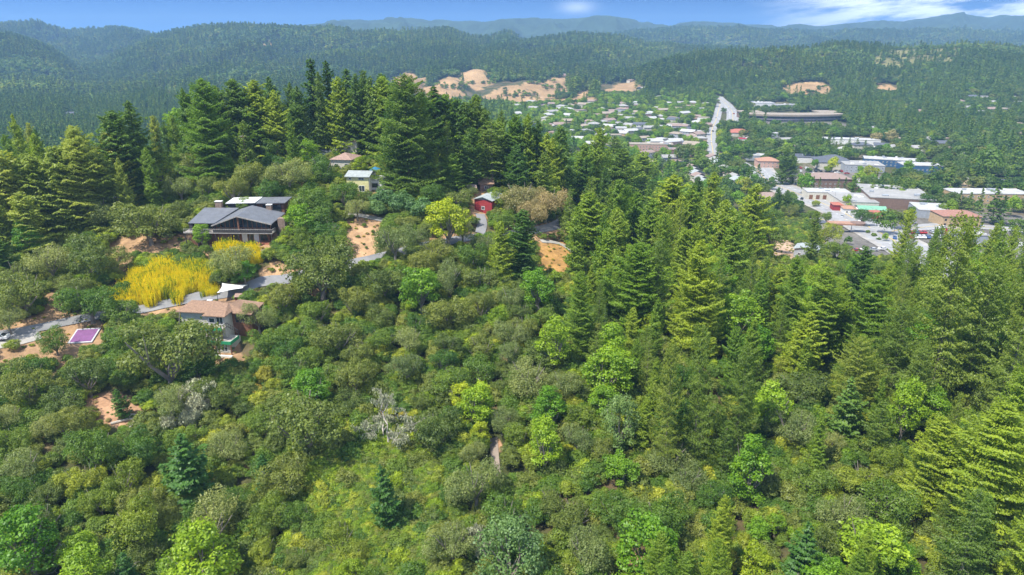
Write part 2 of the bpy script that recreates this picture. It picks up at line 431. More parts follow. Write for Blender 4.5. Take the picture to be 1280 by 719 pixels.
# low detail forms for the valley and the hills
for i in range(4):
    reg('mid_round', i, round_crown('valley_tree_crown', 700 + i, nl=16, per=60, rad=(.5, .5, .42), cz=.55, lobe=(.15, .26), leaf=.045, low=-.5), None)
for i in range(3):
    reg('mid_conifer', i, conifer('valley_conifer_crown', 720 + i, nb=46, rmax=.2, z0=.05, per=20, leaf=.022, asp=1.6, power=.7, irr=.35), None)
for i in range(3):
    reg('far_round', i, round_crown('far_round_crown', 740 + i, nl=8, per=16, rad=(.5, .5, .42), cz=.5, lobe=(.2, .3), leaf=.1, low=-.3), None)
for i in range(3):
    reg('far_conifer', i, conifer('far_conifer_crown', 760 + i, nb=22, rmax=.17, z0=.05, per=7, leaf=.045, asp=1.4, power=.75), None)

KINDS = { # code: (form, leaf, object name, category, colour phrase, noun, bark)
 'O': ('oak', 'O', 'oak_tree', 'tree', 'olive-green', 'oak', BARKG), 'S': ('willowy', 'S', 'oak_tree', 'tree', 'silvery grey-green', 'oak', BARKG),
 'G': ('oak', 'G', 'oak_tree', 'tree', 'deep green', 'oak', BARKG), 'T': ('oak', 'T', 'oak_tree', 'tree', 'yellowish olive', 'oak', BARKG),
 'B': ('broad', 'B', 'broadleaf_tree', 'tree', 'bright green', 'broadleaf tree', BARKG), 'Y': ('broad', 'Y', 'broadleaf_tree', 'tree', 'lime yellow-green', 'broadleaf tree', BARKG),
 'C': ('column', 'B', 'broadleaf_tree', 'tree', 'slender bright green', 'pointed broadleaf tree', BARKG),
 'R': ('willowy', 'R', 'broadleaf_tree', 'tree', 'tan-brown', 'broadleaf tree', BARKG), 'N': ('pine', 'N', 'pine_tree', 'tree', 'blue-green', 'pine', BARKG),
 'D': ('redwood', 'D', 'redwood_tree', 'tree', 'dark green', 'redwood', BARK), 'L': ('redwood', 'L', 'redwood_tree', 'tree', 'light yellow-green', 'redwood', BARK),
 'M': ('redwood', 'M', 'redwood_tree', 'tree', 'pale olive', 'redwood', BARK),
 'W': ('bare_redwood', 'D', 'redwood_tree', 'tree', 'tall bare-trunked dark', 'redwood', BARK),
 'F': ('fir', 'F', 'fir_tree', 'tree', 'ragged olive-green', 'fir', BARKG), 'E': ('young', 'E', 'fir_tree', 'tree', 'young emerald green', 'fir', BARKG),
 's': ('shrub', 'G', 'shrub', 'shrub', 'small green', 'shrub', BARKG), 't': ('shrub', 'T', 'shrub', 'shrub', 'small olive', 'shrub', BARKG),
 'o': ('shrub', 'orange', 'shrub', 'shrub', 'rounded golden-orange', 'shrub', BARKG), 'n': ('shrub', 'N', 'shrub', 'shrub', 'blue-green feathery', 'shrub', BARKG),
 'y': ('shrub', 'vine', 'shrub', 'shrub', 'bright lime', 'shrub', BARKG)}
WH = {'oak': .92, 'willowy': 1.0, 'broad': 1.35, 'column': 2.0, 'pine': 1.3, 'shrub': .62}   # height per width
CROWN_C = {'oak': .5, 'willowy': .55, 'broad': .78, 'column': 1.08, 'pine': .72, 'shrub': .28}
CW = {'redwood': .33, 'bare_redwood': .2, 'fir': .38, 'young': .52}                            # width per height
TREES = []
count_of = {}
def plant(kind, x, y, w, h, lod=0, src='fill'):
    form, lf, nm, cat, adj, noun, bark = KINDS[kind]
    if lod == 0: protos = PROTO['big_' + form if form in ('redwood', 'fir') and h / y * F > 120 else form]
    elif lod == 1: protos = PROTO['mid_conifer' if form in CW else 'mid_round']
    cr, tr = protos[random.randrange(len(protos))]
    z = float(H(x, y))
    sx = w / WID[cr.name]
    if form in CW: sz = h
    else: sz = h / (WH[form] if lod == 0 else .95)
    rz = random.random() * 6.28
    if lod == 0 and tr is not None:
        o = empty(nm, (x, y, z), rz)
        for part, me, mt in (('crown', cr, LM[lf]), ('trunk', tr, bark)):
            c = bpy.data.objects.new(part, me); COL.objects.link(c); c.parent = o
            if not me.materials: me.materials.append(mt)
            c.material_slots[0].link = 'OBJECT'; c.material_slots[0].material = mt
    else:
        o = bpy.data.objects.new(nm, cr); COL.objects.link(o); o.location = (x, y, z); o.rotation_euler = (0, 0, rz)
        if not cr.materials: cr.materials.append(LM[lf])
        o.material_slots[0].link = 'OBJECT'; o.material_slots[0].material = LM[lf]
    o.scale = (sx * random.uniform(.92, 1.05), sx * random.uniform(.85, 1.15), sz)
    if form in CW: o.rotation_euler = (random.gauss(0, .025), random.gauss(0, .025), rz)
    px, py = project(x, y, z + h * .6)
    TREES.append(dict(o=o, k=kind, x=x, y=y, w=w, h=h, px=px, py=py, lod=lod, src=src))
    count_of[nm] = count_of.get(nm, 0) + 1
    return o
def blob(px, py, wpx, kind, lod=0, zf=1.0):
    form = KINDS[kind][0]
    wh = WH[form] * zf; c = (CROWN_C[form] if lod == 0 else .55) * zf
    w = 8.0
    for _ in range(5):
        X, Y, Z = hit(px, py, dz=w * c)
        if lod == 0 and px < 760 and Y > 272: X, Y = X / Y * 262, 262.0; Z = float(H(X, Y))
        w = wpx / F * (Y * cp - (Z + w * c) * sp)
    return plant(kind, X, Y, w, w * wh * random.uniform(.94, 1.06), lod, 'hand')
def spire(px, yt, yb, wpx, kind, lod=0):
    X, Y, Z = hit(px, yb)
    if lod == 0 and px < 760 and Y > 282: X, Y = X / Y * 274, 274.0; Z = float(H(X, Y))
    top = float(ratio(yt)) * Y
    w = wpx / F * (Y * cp - (Z + top) / 2 * sp)
    return plant(kind, X, Y, w, top - Z, lod, 'hand')
# ------------------------------------------------------------------ plan polygons (from sight lines to the ground)
def poly(pts): return np.array([hit(*p)[:2] for p in pts])
def inside(P, x, y):
    x = np.asarray(x, float); y = np.asarray(y, float); r = np.zeros(x.shape, bool)
    for (x1, y1), (x2, y2) in zip(P, np.roll(P, -1, 0)):
        c = ((y1 > y) != (y2 > y)) & (x < (x2 - x1) * (y - y1) / (y2 - y1 + 1e-12) + x1)
        r ^= c
    return r
CLEAR = [  # kind, pixels
 ('dirt', [(140, 302), (190, 293), (235, 291), (242, 306), (215, 318), (190, 322), (160, 322), (140, 345), (120, 350)]),
 ('dirt', [(-30, 408), (40, 396), (75, 385), (100, 392), (135, 402), (135, 432), (70, 458), (-30, 465)]),
 ('dirt', [(48, 368), (78, 362), (82, 386), (52, 402)]),
 ('dirt', [(150, 374), (320, 350), (332, 366), (240, 394), (160, 400)]),
 ('dirt', [(266, 432), (302, 425), (314, 456), (275, 462)]),
 ('dirt', [(326, 330), (350, 324), (382, 344), (362, 353), (330, 351)]),
 ('dirt', [(430, 275), (477, 268), (474, 300), (470, 328), (440, 337), (430, 300)]),
 ('dirt', [(540, 288), (592, 288), (592, 305), (540, 304)]),
 ('dirt', [(385, 358), (417, 360), (412, 373), (385, 372)]),
 ('dirt', [(250, 292), (345, 285), (352, 312), (330, 325), (255, 320)]),
 ('dirt', [(430, 232), (505, 232), (500, 250), (440, 250)]),
 ('dirt', [(580, 232), (612, 240), (612, 282), (585, 280)]),
 ('gold', [(668, 303), (700, 301), (718, 315), (709, 347), (668, 343)]),
 ('dirt', [(655, 283), (702, 279), (718, 301), (690, 301), (658, 300)]),
 ('pink', [(960, 288), (985, 298), (1008, 322), (1003, 334), (965, 322)]),
 ('red', [(102, 495), (150, 490), (185, 520), (172, 540), (115, 527)]),
 ('red', [(613, 550), (625, 550), (627, 566), (613, 566)]),
 ('red', [(785, 690), (835, 688), (840, 730), (780, 730)]),
 ('grass', [(290, 395), (312, 395), (318, 425), (296, 422)]),
 ('weeds', [(312, 445), (352, 440), (356, 500), (320, 508)]),
 ('weeds', [(480, 525), (515, 515), (520, 555), (420, 590), (415, 575)]),
 ('dry', [(483, 103), (500, 93), (520, 93), (536, 105), (520, 113), (488, 113)]),
 ('dry', [(528, 119), (545, 101), (560, 96), (578, 100), (575, 110), (585, 121), (560, 126), (533, 126)]),
 ('dry', [(570, 93), (590, 86), (609, 92), (616, 104), (602, 112), (585, 109)]),
 ('dry', [(600, 122), (630, 108), (660, 102), (668, 108), (660, 117), (705, 124), (748, 122), (748, 130), (640, 131), (600, 129)]),
 ('dry', [(664, 111), (685, 98), (712, 94), (716, 100), (707, 106), (712, 120), (680, 124)]),
 ('dry', [(746, 118), (772, 104), (795, 102), (803, 110), (770, 119)]),
 ('dry', [(716, 122), (735, 112), (740, 114), (733, 124)]),
 ('dry', [(975, 113), (998, 103), (1030, 103), (1044, 116), (1012, 123), (985, 122)]),
 ('dry', [(1090, 109), (1106, 104), (1127, 112), (1104, 117)]),
 ('dry', [(312, 58), (335, 53), (348, 58), (330, 61)]), ('dry', [(188, 123), (208, 115), (230, 121), (205, 127)]), ('dry', [(285, 84), (300, 86), (305, 92), (290, 90)]),
 ('dry', [(524, 80), (548, 75), (548, 82), (528, 83)]),
 ('scrub', [(1090, 82), (1120, 62), (1160, 60), (1200, 68), (1190, 84), (1140, 88)]),
 ('lot', [(975, 215), (1000, 210), (1075, 210), (1110, 222), (1030, 226), (990, 236)]),
 ('lot', [(1030, 283), (1066, 277), (1110, 300), (1130, 325), (1040, 330), (1020, 305)]),
 ('lot', [(1045, 262), (1110, 266), (1180, 262), (1290, 270), (1290, 330), (1165, 330), (1100, 290)]),
 ('lot', [(935, 150), (1060, 155), (1062, 166), (960, 162)]),
 ('drytan', [(1180, 222), (1290, 232), (1290, 243), (1180, 232)]),
]
CP = [(k, poly(p)) for k, p in CLEAR]
GOLDP = [poly([(138, 378), (168, 340), (205, 332), (245, 334), (264, 345), (274, 368), (240, 377), (190, 384), (150, 382)]), poly([(268, 317), (315, 310), (330, 330), (300, 337)])]
VINEP = poly([(395, 585), (500, 545), (545, 600), (560, 740), (395, 740), (385, 640)])

ROADS = [ # name, label, width m, material, pixels, lift
 ('driveway', 3.6, 'pave', [(-40, 423), (0, 419), (25, 415), (60, 408), (88, 402), (125, 395), (175, 388), (205, 381), (240, 373), (290, 366), (325, 353), (350, 351), (372, 346), (405, 338), (440, 330), (475, 322), (500, 316), (530, 308), (560, 303), (585, 298), (620, 295), (660, 290), (690, 284), (706, 276)], .14),
 ('footpath', 1.8, 'conc', [(676, 302), (690, 303), (704, 307), (716, 316)], .14),
 ('footpath', 2.2, 'conc', [(430, 268), (455, 271), (480, 276)], .14),
 ('footpath', 1.5, 'dirtroad', [(617, 548), (619, 575), (622, 600), (633, 640), (640, 665)], .10),
 ('driveway', 3, 'pave', [(600, 268), (603, 280), (600, 292)], .16),
 ('driveway', 4.5, 'conc', [(-40, 432), (0, 430), (30, 424), (50, 418)], .10),
 ('frontage_road', 11, 'road', [(893, 205), (891, 190), (889, 175), (890, 162), (895, 150), (898, 138), (900, 130)], .3),
 ('freeway', 17, 'road', [(915, 158), (916, 148), (915, 140), (909, 132), (902, 126), (897, 121)], .3),
 ('main_street', 23, 'road', [(944, 208), (950, 217), (962, 228), (990, 240), (1026, 254), (1062, 271), (1100, 292), (1150, 320), (1200, 350)], .3),
 ('side_street', 11, 'road', [(1075, 279), (1045, 274), (1020, 276)], .26),
 ('side_street', 12, 'road', [(1100, 292), (1140, 286), (1200, 283), (1290, 290)], .26),
 ('side_street', 10, 'road', [(950, 217), (925, 203), (900, 199)], .26),
 ('side_street', 10, 'road', [(1010, 232), (1080, 226), (1150, 222), (1290, 228)], .26),
]
# things the photo shows in the open: screen boxes (x0, y0, x1, y1) and how far away they stand; filler trees keep out of the sight line
KEEP = [(230, 240, 345, 306, 192), (230, 378, 302, 440, 158), (433, 210, 482, 242, 223), (412, 186, 452, 212, 240), (588, 232, 612, 270, 232), (138, 322, 275, 380, 165), (275, 290, 328, 315, 185),
        (92, 410, 119, 428, 150), (0, 408, 85, 456, 150), (432, 276, 474, 326, 190), (672, 302, 718, 345, 195), (655, 284, 712, 302, 205), (330, 330, 375, 352, 175), (190, 290, 236, 318, 190), (612, 548, 634, 600, 115),
        (268, 425, 302, 456, 150), (120, 302, 170, 345, 185), (520, 297, 585, 303, 205), (165, 380, 205, 396, 160), (405, 590, 535, 719, 110), (315, 445, 350, 500, 145), (105, 490, 175, 535, 128), (470, 492, 498, 556, 130),
        (480, 90, 720, 130, 1500), (745, 102, 800, 118, 1600), (975, 103, 1042, 121, 1330), (1090, 104, 1126, 116, 1330), (885, 140, 898, 196, 760), (904, 130, 918, 150, 1000), (945, 137, 1052, 153, 1040),
        (960, 226, 1000, 250, 500), (1000, 246, 1160, 262, 470), (1010, 262, 1105, 300, 440), (1155, 264, 1222, 284, 420), (1000, 215, 1062, 250, 540), (1190, 240, 1280, 254, 500), (1080, 197, 1176, 219, 640), (990, 195, 1105, 216, 640),
        (1030, 168, 1100, 182, 780), (895, 203, 925, 226, 560), (866, 214, 880, 226, 560), (960, 290, 1004, 325, 300), (990, 303, 1020, 326, 320), (1020, 283, 1110, 322, 370), (785, 176, 845, 190, 700), (940, 240, 968, 254, 470),
        (910, 163, 940, 178, 800), (935, 192, 975, 210, 640), (933, 124, 996, 136, 1150)]
for i in range(13):
    f_ = i / 12; KEEP.append((982 + 126 * f_ - 13, 236 + 62 * f_ - 7, 982 + 126 * f_ + 15, 236 + 62 * f_ + 5, 640 - 260 * f_ ** .8))
KEEP = np.array(KEEP, float)
def blocks(x, y, w, h):
    """how far a plant at (x, y) would hide one of the open places"""
    z = float(H(x, y))
    xa, ya = project(x, y, z + h); xb, yb = project(x, y, z)
    wp = w / 2 * F / (y * cp - z * sp) * .8
    k = KEEP
    ov = (xa + wp > k[:, 0]) & (xa - wp < k[:, 2]) & (yb > k[:, 1]) & (ya + (yb - ya) * .1 < k[:, 3]) & (y < k[:, 4] + 2)
    return bool(ov.any())

# ------------------------------------------------------------------ hand placed trees
BL = """O 32 478 70;O 107 467 66;G 155 470 40;G 40 462 60;O 206 430 132;O 240 424 50;G 241 404 34;G 150 418 50;O 165 452 48;G 245 458 55;O 80 500 58;S 10 520 42;S 58 530 45;G 18 546 50;S 25 582 60;O 85 528 60
S 213 502 58;G 120 560 74;G 170 560 60;S 285 555 55;G 300 620 45;T 103 597 60;T 150 600 68;G 30 612 50;B 32 680 80;O 55 615 50;B 98 684 46;B 105 712 60;T 165 655 78;T 122 622 60;O 175 622 58
S 260 658 90;T 310 665 24;O 203 640 40;O 185 688 48;O 382 522 120;G 368 457 46;O 443 465 62;S 508 456 55;O 440 497 46;O 545 535 72;O 524 503 32;G 563 472 58;G 600 460 58;Y 575 495 32;Y 605 490 24
Y 600 541 26;O 630 480 36;S 628 522 45;S 592 566 38;G 562 572 30;S 595 605 74;T 340 642 58;G 372 640 50;T 425 672 58;T 440 695 50;T 330 684 50;O 370 695 40;S 565 677 64;N 640 685 92;Y 440 716 36
S 705 477 48;T 725 515 46;N 775 528 60;S 722 548 46;O 750 562 46;B 777 585 46;B 760 462 64;B 755 500 40;S 838 563 62;S 862 592 50;S 955 590 40;G 825 648 84;G 765 630 60;G 780 662 34;O 720 640 60
O 690 620 50;S 735 690 80;B 950 662 34;Y 945 700 44;T 985 457 42;O 1002 482 60;S 970 480 36;S 966 507 36;S 993 533 68;S 1036 553 38;B 1165 510 48;T 1110 568 48;T 1080 595 62;G 1012 600 54
B 1090 682 76;B 1128 706 46;B 1035 716 50;S 1055 640 70;B 970 652 28;B 33 297 36;S 62 325 60;O 112 318 74;O 142 322 44;O 28 362 72;S 8 396 45;O 75 350 36;G 110 372 68;G 148 386 48;G 68 426 40
S 290 322 58;B 305 338 26;S 322 396 46;G 330 427 50;O 183 271 74;S 122 256 58;O 215 263 42;B 230 162 50;Y 197 211 38;O 250 206 46;O 310 216 50;B 284 208 22;B 70 268 34;S 470 176 36;R 356 187 24;R 383 205 17
G 345 184 36;B 387 190 28;S 360 214 56;G 402 208 50;O 335 218 42;G 385 252 56;G 402 266 50;G 430 240 50;S 446 257 36;B 375 276 40;G 410 288 46;Y 450 206 20;S 560 278 20;Y 560 274 54;S 493 302 58;S 518 292 36
O 400 332 92;G 383 296 40;G 415 300 42;O 480 347 64;O 530 326 46;S 560 345 50;O 545 310 44;G 590 320 46;O 603 345 46;O 350 370 60;G 397 387 50;O 440 375 50;O 478 392 40;G 370 416 50;O 425 416 66;G 480 420 50
S 510 425 46;O 560 387 58;O 602 380 46;S 640 372 40;G 520 402 34;O 560 430 46;O 600 432 50;S 636 440 40;Y 622 397 30;G 395 440 46;G 362 440 46;O 450 440 46;S 578 285 38;R 650 240 58;R 682 248 56;R 665 262 50;T 625 246 34
B 672 358 50;Y 812 408 30;B 825 350 42;B 922 398 66;B 945 430 44;S 640 415 46;G 960 268 40;G 965 292 46;T 1030 288 46;G 1047 311 42;G 1016 267 20;G 1034 270 20;B 1057 255 14;B 1005 232 20;G 1080 268 30;O 985 262 28
G 320 455 34;O 300 470 30;B 252 294 26;G 262 311 26;G 300 255 30;O 255 232 40;O 290 236 44;G 335 238 34;S 225 232 44;G 190 196 40;O 420 180 24;S 590 235 20;G 540 240 36;G 630 275 36;O 655 405 44;O 680 440 50"""
SP = """M 25 188 300 70;M 60 192 296 64;M 92 183 292 70;M 120 157 285 78;M 140 192 280 60;D 160 138 256 68;D 182 126 246 60;L 270 97 228 64;D 300 99 200 50;L 330 100 198 58;D 347 96 190 46;D 365 103 190 28
W 395 73 194 30;W 420 76 192 32;W 440 86 192 34;D 460 88 196 40;D 478 92 198 38;D 492 104 200 40;D 512 92 240 74;W 547 108 216 46;D 575 124 218 42;D 598 118 220 44;D 628 138 222 28;F 615 150 232 58;L 640 143 230 36
L 657 142 236 40;L 567 192 242 30;D 672 150 240 40;D 702 158 252 46;L 690 172 252 36;L 725 178 256 40;L 742 160 250 40;D 765 170 250 40;D 730 196 262 42;D 770 186 270 54;L 800 190 268 50;D 765 226 288 36;L 735 240 325 58
F 712 235 300 36;L 790 240 320 44;L 835 218 315 80;L 858 232 325 50;L 846 284 372 34;L 862 280 374 34;L 895 250 350 40;L 935 230 325 56;D 968 234 270 16;D 982 238 270 14;D 1012 264 336 22;D 977 184 231 20;D 990 192 231 18
L 627 276 352 36;D 655 262 350 50;L 755 284 380 50;L 792 302 416 80;L 726 338 446 44;L 768 312 400 44;C 692 388 470 42;C 764 398 478 46;L 860 300 440 68;F 895 318 400 36;L 908 280 370 46;F 932 314 408 30;F 947 316 408 30
F 866 408 585 62;F 915 428 575 56;E 240 540 625 72;E 487 580 665 46;E 332 568 612 30;C 686 478 540 40;C 680 512 596 44;C 932 536 632 48;E 1052 470 552 46;B 1122 474 560 44;F 1088 500 575 48;L 1213 506 670 140;F 1240 395 555 84
F 1190 615 760 96;E 1000 652 740 54;L 1275 600 760 80;F 1160 272 505 118;F 1250 274 490 104;L 1015 334 460 76;L 1072 344 462 62;L 985 320 440 50;D 1065 308 400 36;L 965 330 405 36;F 1110 380 500 66;L 1040 350 450 44
E 155 486 522 28;E 165 688 740 34;D 8 300 345 40;M 45 240 320 50;M 10 230 320 46;D 312 150 230 30;L 245 110 215 30;D 285 108 205 40;F 560 150 232 40;D 590 160 236 40;D 650 180 250 40
D 680 190 262 36;L 812 250 340 44;L 885 215 305 40;L 905 260 330 40;L 720 260 350 36;L 770 260 345 40;L 1000 390 478 50;L 940 350 440 44;F 830 430 590 50;L 1095 330 440 40;F 1200 330 500 80;F 1270 350 520 80
L 1240 450 640 80;L 1150 520 640 70;F 1130 430 540 60;F 1060 420 520 56;E 840 470 560 40;L 545 190 238 24;D 525 120 222 40;E 625 630 650 14;F 815 300 420 50;L 880 340 450 44"""
SB = """t 15 432 20;s 155 362 26;s 212 315 9;s 495 250 26;n 480 252 36;n 500 256 40;n 525 262 40;n 470 262 30;s 455 282 7;s 466 290 6;s 448 296 5;s 437 284 5;s 458 310 5;s 372 268 16;s 345 306 14;s 335 320 18;s 395 318 10
o 330 470 30;o 322 490 22;y 322 455 24;y 300 478 20;o 340 452 20;y 500 540 26;y 470 560 30;o 505 520 16;y 445 575 26;o 425 583 18;y 520 570 24;t 700 294 12;s 690 296 12;s 680 297 10;t 120 520 14;n 870 665 24;y 895 700 40;o 880 690 26
o 910 705 40;t 850 712 40;y 960 712 40;o 250 708 50;y 215 712 40;o 290 712 40;t 340 708 36;y 470 640 30;y 520 640 32;y 420 610 30;y 540 690 34;y 500 700 36;y 400 660 26;t 930 680 30;s 760 690 24;s 985 655 20;n 1000 700 26
t 40 448 16;s 28 452 10;s 84 448 12;t 160 430 14;s 272 448 9;s 290 436 8;s 240 316 9;s 226 300 8;t 205 303 7;s 340 338 8;t 368 343 9;s 548 296 8;t 1020 255 12;s 1076 236 8;y 965 225 10;y 1035 212 12;y 1012 213 8"""
for ln in BL.replace('\n', ';').split(';'):
    k, a, b, w = ln.split(); blob(float(a), float(b), float(w), k, 1 if float(b) < 262 and float(a) > 1000 else 0)
for ln in SP.replace('\n', ';').split(';'):
    k, a, b, c, w = ln.split()
    if KINDS[k][0] in CW: spire(float(a), float(b), float(c), float(w), k)
    else:
        o = spire(float(a), float(b), float(c), float(w), k)
for ln in SB.replace('\n', ';').split(';'):
    k, a, b, w = ln.split(); blob(float(a), float(b), float(w), k)

VB = """G 1075 241 14;D 1088 236 12;G 1137 232 24;G 1152 233 22;G 1170 240 18;G 1108 277 30;O 1122 274 24;T 1136 270 16;B 1266 262 18;Y 1190 264 18;G 1272 282 22;G 1180 262 18;G 1240 205 40;G 1205 190 26;O 1170 190 22;R 1115 172 18;R 1095 172 14;B 1135 214 16
G 1030 193 22;G 1055 192 20;G 1010 190 20;G 980 190 22;G 1000 180 20;Y 1040 208 14;B 1018 207 9;G 1010 213 7;T 1090 216 22;B 1075 214 8;G 935 188 20;G 905 172 12;Y 899 178 10;Y 899 170 9;G 900 187 12;G 920 182 16;G 912 160 12;G 925 158 14
D 872 195 26;O 855 190 26;G 915 215 18;G 880 205 20;G 935 215 22;T 930 232 22;G 945 238 18;G 870 240 26;G 850 225 24;G 905 240 20;O 990 168 16;G 960 168 18;G 970 155 14;G 1020 160 14;G 940 155 12;G 1045 158 14
G 1260 235 18;G 1110 240 16;B 1125 245 10;O 1200 222 20;G 1150 200 16;G 1235 225 16;G 1010 285 14;B 1098 252 8;G 1140 262 12;G 1060 300 10;B 1106 298 8;s 1085 290 7;s 1092 294 7;s 1098 299 6;G 1210 288 14"""
VS = """D 985 104 124 7;D 993 106 126 8;D 999 107 126 7;D 1018 112 125 6;D 1032 110 124 8;D 1040 108 124 9;D 1046 108 123 9;D 1054 106 123 9;D 1062 108 124 8;D 1085 100 118 8;D 880 112 130 8;D 870 110 130 8;D 925 112 130 8;D 935 112 130 8
D 1065 220 247 14;D 1098 220 248 13;D 1110 223 249 12;D 1120 222 249 13;D 1128 224 249 11;D 1222 235 276 14;D 1236 230 280 24;D 1250 245 282 22;D 1208 240 268 14;D 1196 238 262 12;D 1008 220 242 9;D 1016 220 243 8;D 1024 222 242 7;D 1046 222 242 7;D 1054 222 243 8
D 1160 200 236 16;D 1185 205 240 18;D 1265 175 215 20;D 1245 180 205 18;D 1230 185 215 18;D 1270 160 195 22;D 890 205 225 12;D 845 200 222 16;D 858 205 235 16;D 945 205 230 16;D 1050 170 186 8;D 1060 172 187 8;D 1070 173 188 8;D 1040 170 185 8;D 1080 175 190 8"""
GROVE = "D 312 112 200 44;L 352 112 200 40;D 378 108 198 40;D 408 90 196 36;L 432 96 198 44;D 450 92 198 44;D 470 98 200 46;L 486 96 202 44;D 500 112 205 44;D 532 112 212 44;L 560 118 216 46;D 586 128 220 44;D 606 136 222 44;L 622 148 226 40;D 646 150 232 44;D 662 160 236 42;L 682 165 246 42;D 286 118 205 46;D 262 122 212 46;M 112 172 262 60;M 152 165 262 50;M 75 205 280 60;M 35 215 290 60;M 5 205 300 60;L 325 115 200 44;D 250 118 212 44"
for ln in GROVE.split(';'):
    k, a, b, c_, w = ln.split(); spire(float(a), float(b), float(c_), float(w), k)
for ln in VB.replace('\n', ';').split(';'):
    k, a, b, w = ln.split()
    if k == 'D': spire(float(a), float(b) - 12, float(b) + 12, float(w), k, 1)
    else: blob(float(a), float(b), float(w), k, 1 if k != 's' else 0)
for ln in VS.replace('\n', ';').split(';'):
    k, a, b, c_, w = ln.split(); spire(float(a), float(b), float(c_), float(w), k, 1)
# ------------------------------------------------------------------ filler trees between them
def far_enough(x, y, w, L, f=.31):
    if not len(L[0]): return True
    d = np.hypot(np.array(L[0]) - x, np.array(L[1]) - y)
    return bool((d > (np.array(L[2]) + w) * f).all())
PL = [[t['x'] for t in TREES], [t['y'] for t in TREES], [t['w'] * (.8 if KINDS[t['k']][0] in CW else 1) for t in TREES]]
NOGO = []          # building footprints x, y, r; filled by the buildings part
def road_pts():
    P = []
    for n, w, m, px, l in ROADS:
        q = np.array([hit(*p)[:2] for p in px])
        for a, b in zip(q, q[1:]):
            for t in np.linspace(0, 1, max(2, int(np.hypot(*(b - a)) / 4))): P.append((*(a + (b - a) * t), w / 2))
    return np.array(P)
RP = road_pts()
def clear_here(x, y, w):
    for k, p in CP:
        if k in ('weeds', 'grass', 'scrub'): continue
        if inside(p, x, y): return True
    for p in GOLDP:
        if inside(p, x, y): return True
    if (np.hypot(RP[:, 0] - x, RP[:, 1] - y) < RP[:, 2] + w * .12).any(): return True
    if len(NOGO):
        q = np.array(NOGO)
        if (np.hypot(q[:, 0] - x, q[:, 1] - y) < q[:, 2] + w * .3).any(): return True
    return False
def region_kind(px, py, Y):
    r = random.random()
    if Y > 300:
        if px < 330: return 'DDDLDG'[int(r * 6)]
        return 'GGDOLG'[int(r * 6)]
    if Y > 228:
        if px < 230: return 'LMMD'[int(r * 4)]
        if px < 820: return 'DGLDFL'[int(r * 6)]
        return 'LGLDB'[int(r * 5)]
    if px > 700 and 280 < py < 500 : return 'LLFLBGLF'[int(r * 8)]
    if px > 1040: return 'FSLGLOB'[int(r * 7)]
    if px < 240 and py < 300: return 'MLOG'[int(r * 4)]
    if px > 760: return 'GSLBFLOG'[int(r * 8)]
    return 'OOSGGTOGB'[int(r * 9)]
def fill(n_try, Y0, Y1, p0, p1, limit):
    done = 0
    for _ in range(n_try):
        if done >= limit: break
        Y = math.exp(random.uniform(math.log(Y0), math.log(Y1))); px = random.uniform(p0, p1)
        x = (px - CX) / F * Y; x = (px - CX) / F * (Y * cp - float(H(x, Y)) * sp); z = float(H(x, Y)); ppx, ppy = project(x, Y, z + 4)
        if ppy > 790: continue
        k = region_kind(ppx, ppy, Y); form = KINDS[k][0]
        if form in CW: h = random.uniform(17, 27) if Y > 170 else random.uniform(11, 17); w = h * CW[form] * random.uniform(.8, 1.05)
        else: w = random.uniform(7, 11.5) if Y < 170 else random.uniform(7, 10); h = w * WH[form]
        if not far_enough(x, Y, w, PL): continue
        if clear_here(x, Y, w) or blocks(x, Y, w, h): continue
        plant(k, x, Y, w, h); PL[0].append(x); PL[1].append(Y); PL[2].append(w); done += 1
    return done
# ------------------------------------------------------------------ buildings
PAINT = {}
def paint(nm, c, rough=.75, **k):
    if nm not in PAINT: PAINT[nm] = plain(nm, c, rough, **k)
    return PAINT[nm]
def glassmat():
    m, nt, b = mat_base('window_glass'); b.inputs['Base Color'].default_value = (.02, .03, .04, 1); b.inputs['Roughness'].default_value = .08; b.inputs['Specular IOR Level'].default_value = .8
    nt.links.new(ramp(nt, noise(nt, .5, 2), (.35, (.015, .02, .025)), (.7, (.06, .08, .09))), b.inputs['Base Color']); return m
GLASS = glassmat()
def metalroof(nm, c, pitch=2.0, axis='X'):
    m, nt, b = mat_base(nm)
    tc = N(nt, 'ShaderNodeTexCoord'); w = N(nt, 'ShaderNodeTexWave', wave_type='BANDS', bands_direction=axis); w.inputs['Scale'].default_value = pitch; w.inputs['Distortion'].default_value = .2
    nt.links.new(tc.outputs['Object'], w.inputs['Vector'])
    c1 = mixc(nt, ramp(nt, noise(nt, .6, 5), (.3, 0.), (.7, 1.)), tuple(x * .8 for x in c), tuple(min(1, x * 1.15) for x in c))
    nt.links.new(mixc(nt, ramp(nt, w.outputs['Fac'], (.0, 1.), (.12, 0.)), c1, tuple(x * .6 for x in c)), b.inputs['Base Color'])
    bp = N(nt, 'ShaderNodeBump'); bp.inputs['Strength'].default_value = .5; bp.inputs['Distance'].default_value = .05
    nt.links.new(w.outputs['Fac'], bp.inputs['Height']); nt.links.new(bp.outputs[0], b.inputs['Normal'])
    b.inputs['Roughness'].default_value = .55
    return m
RG = metalroof('roof_grey_metal', (.155, .165, .185), 1.6)
RW = metalroof('roof_white_membrane', (.62, .63, .63), .5)
RB = plain('roof_brown_shingle', (.25, .155, .10), .9, .3, 2.5)
RP_ = plain('roof_pink_shingle', (.30, .20, .165), .9, .3, 2)
RL = plain('roof_pale_grey', (.30, .33, .33), .85, .2, 1)
WD = plain('dark_timber', (.045, .04, .04), .8, .3, 1.5)
WBR = plain('brown_timber', (.19, .085, .045), .8, .35, 1.5)
WT = plain('white_trim', (.72, .72, .70), .6, .1, 1)
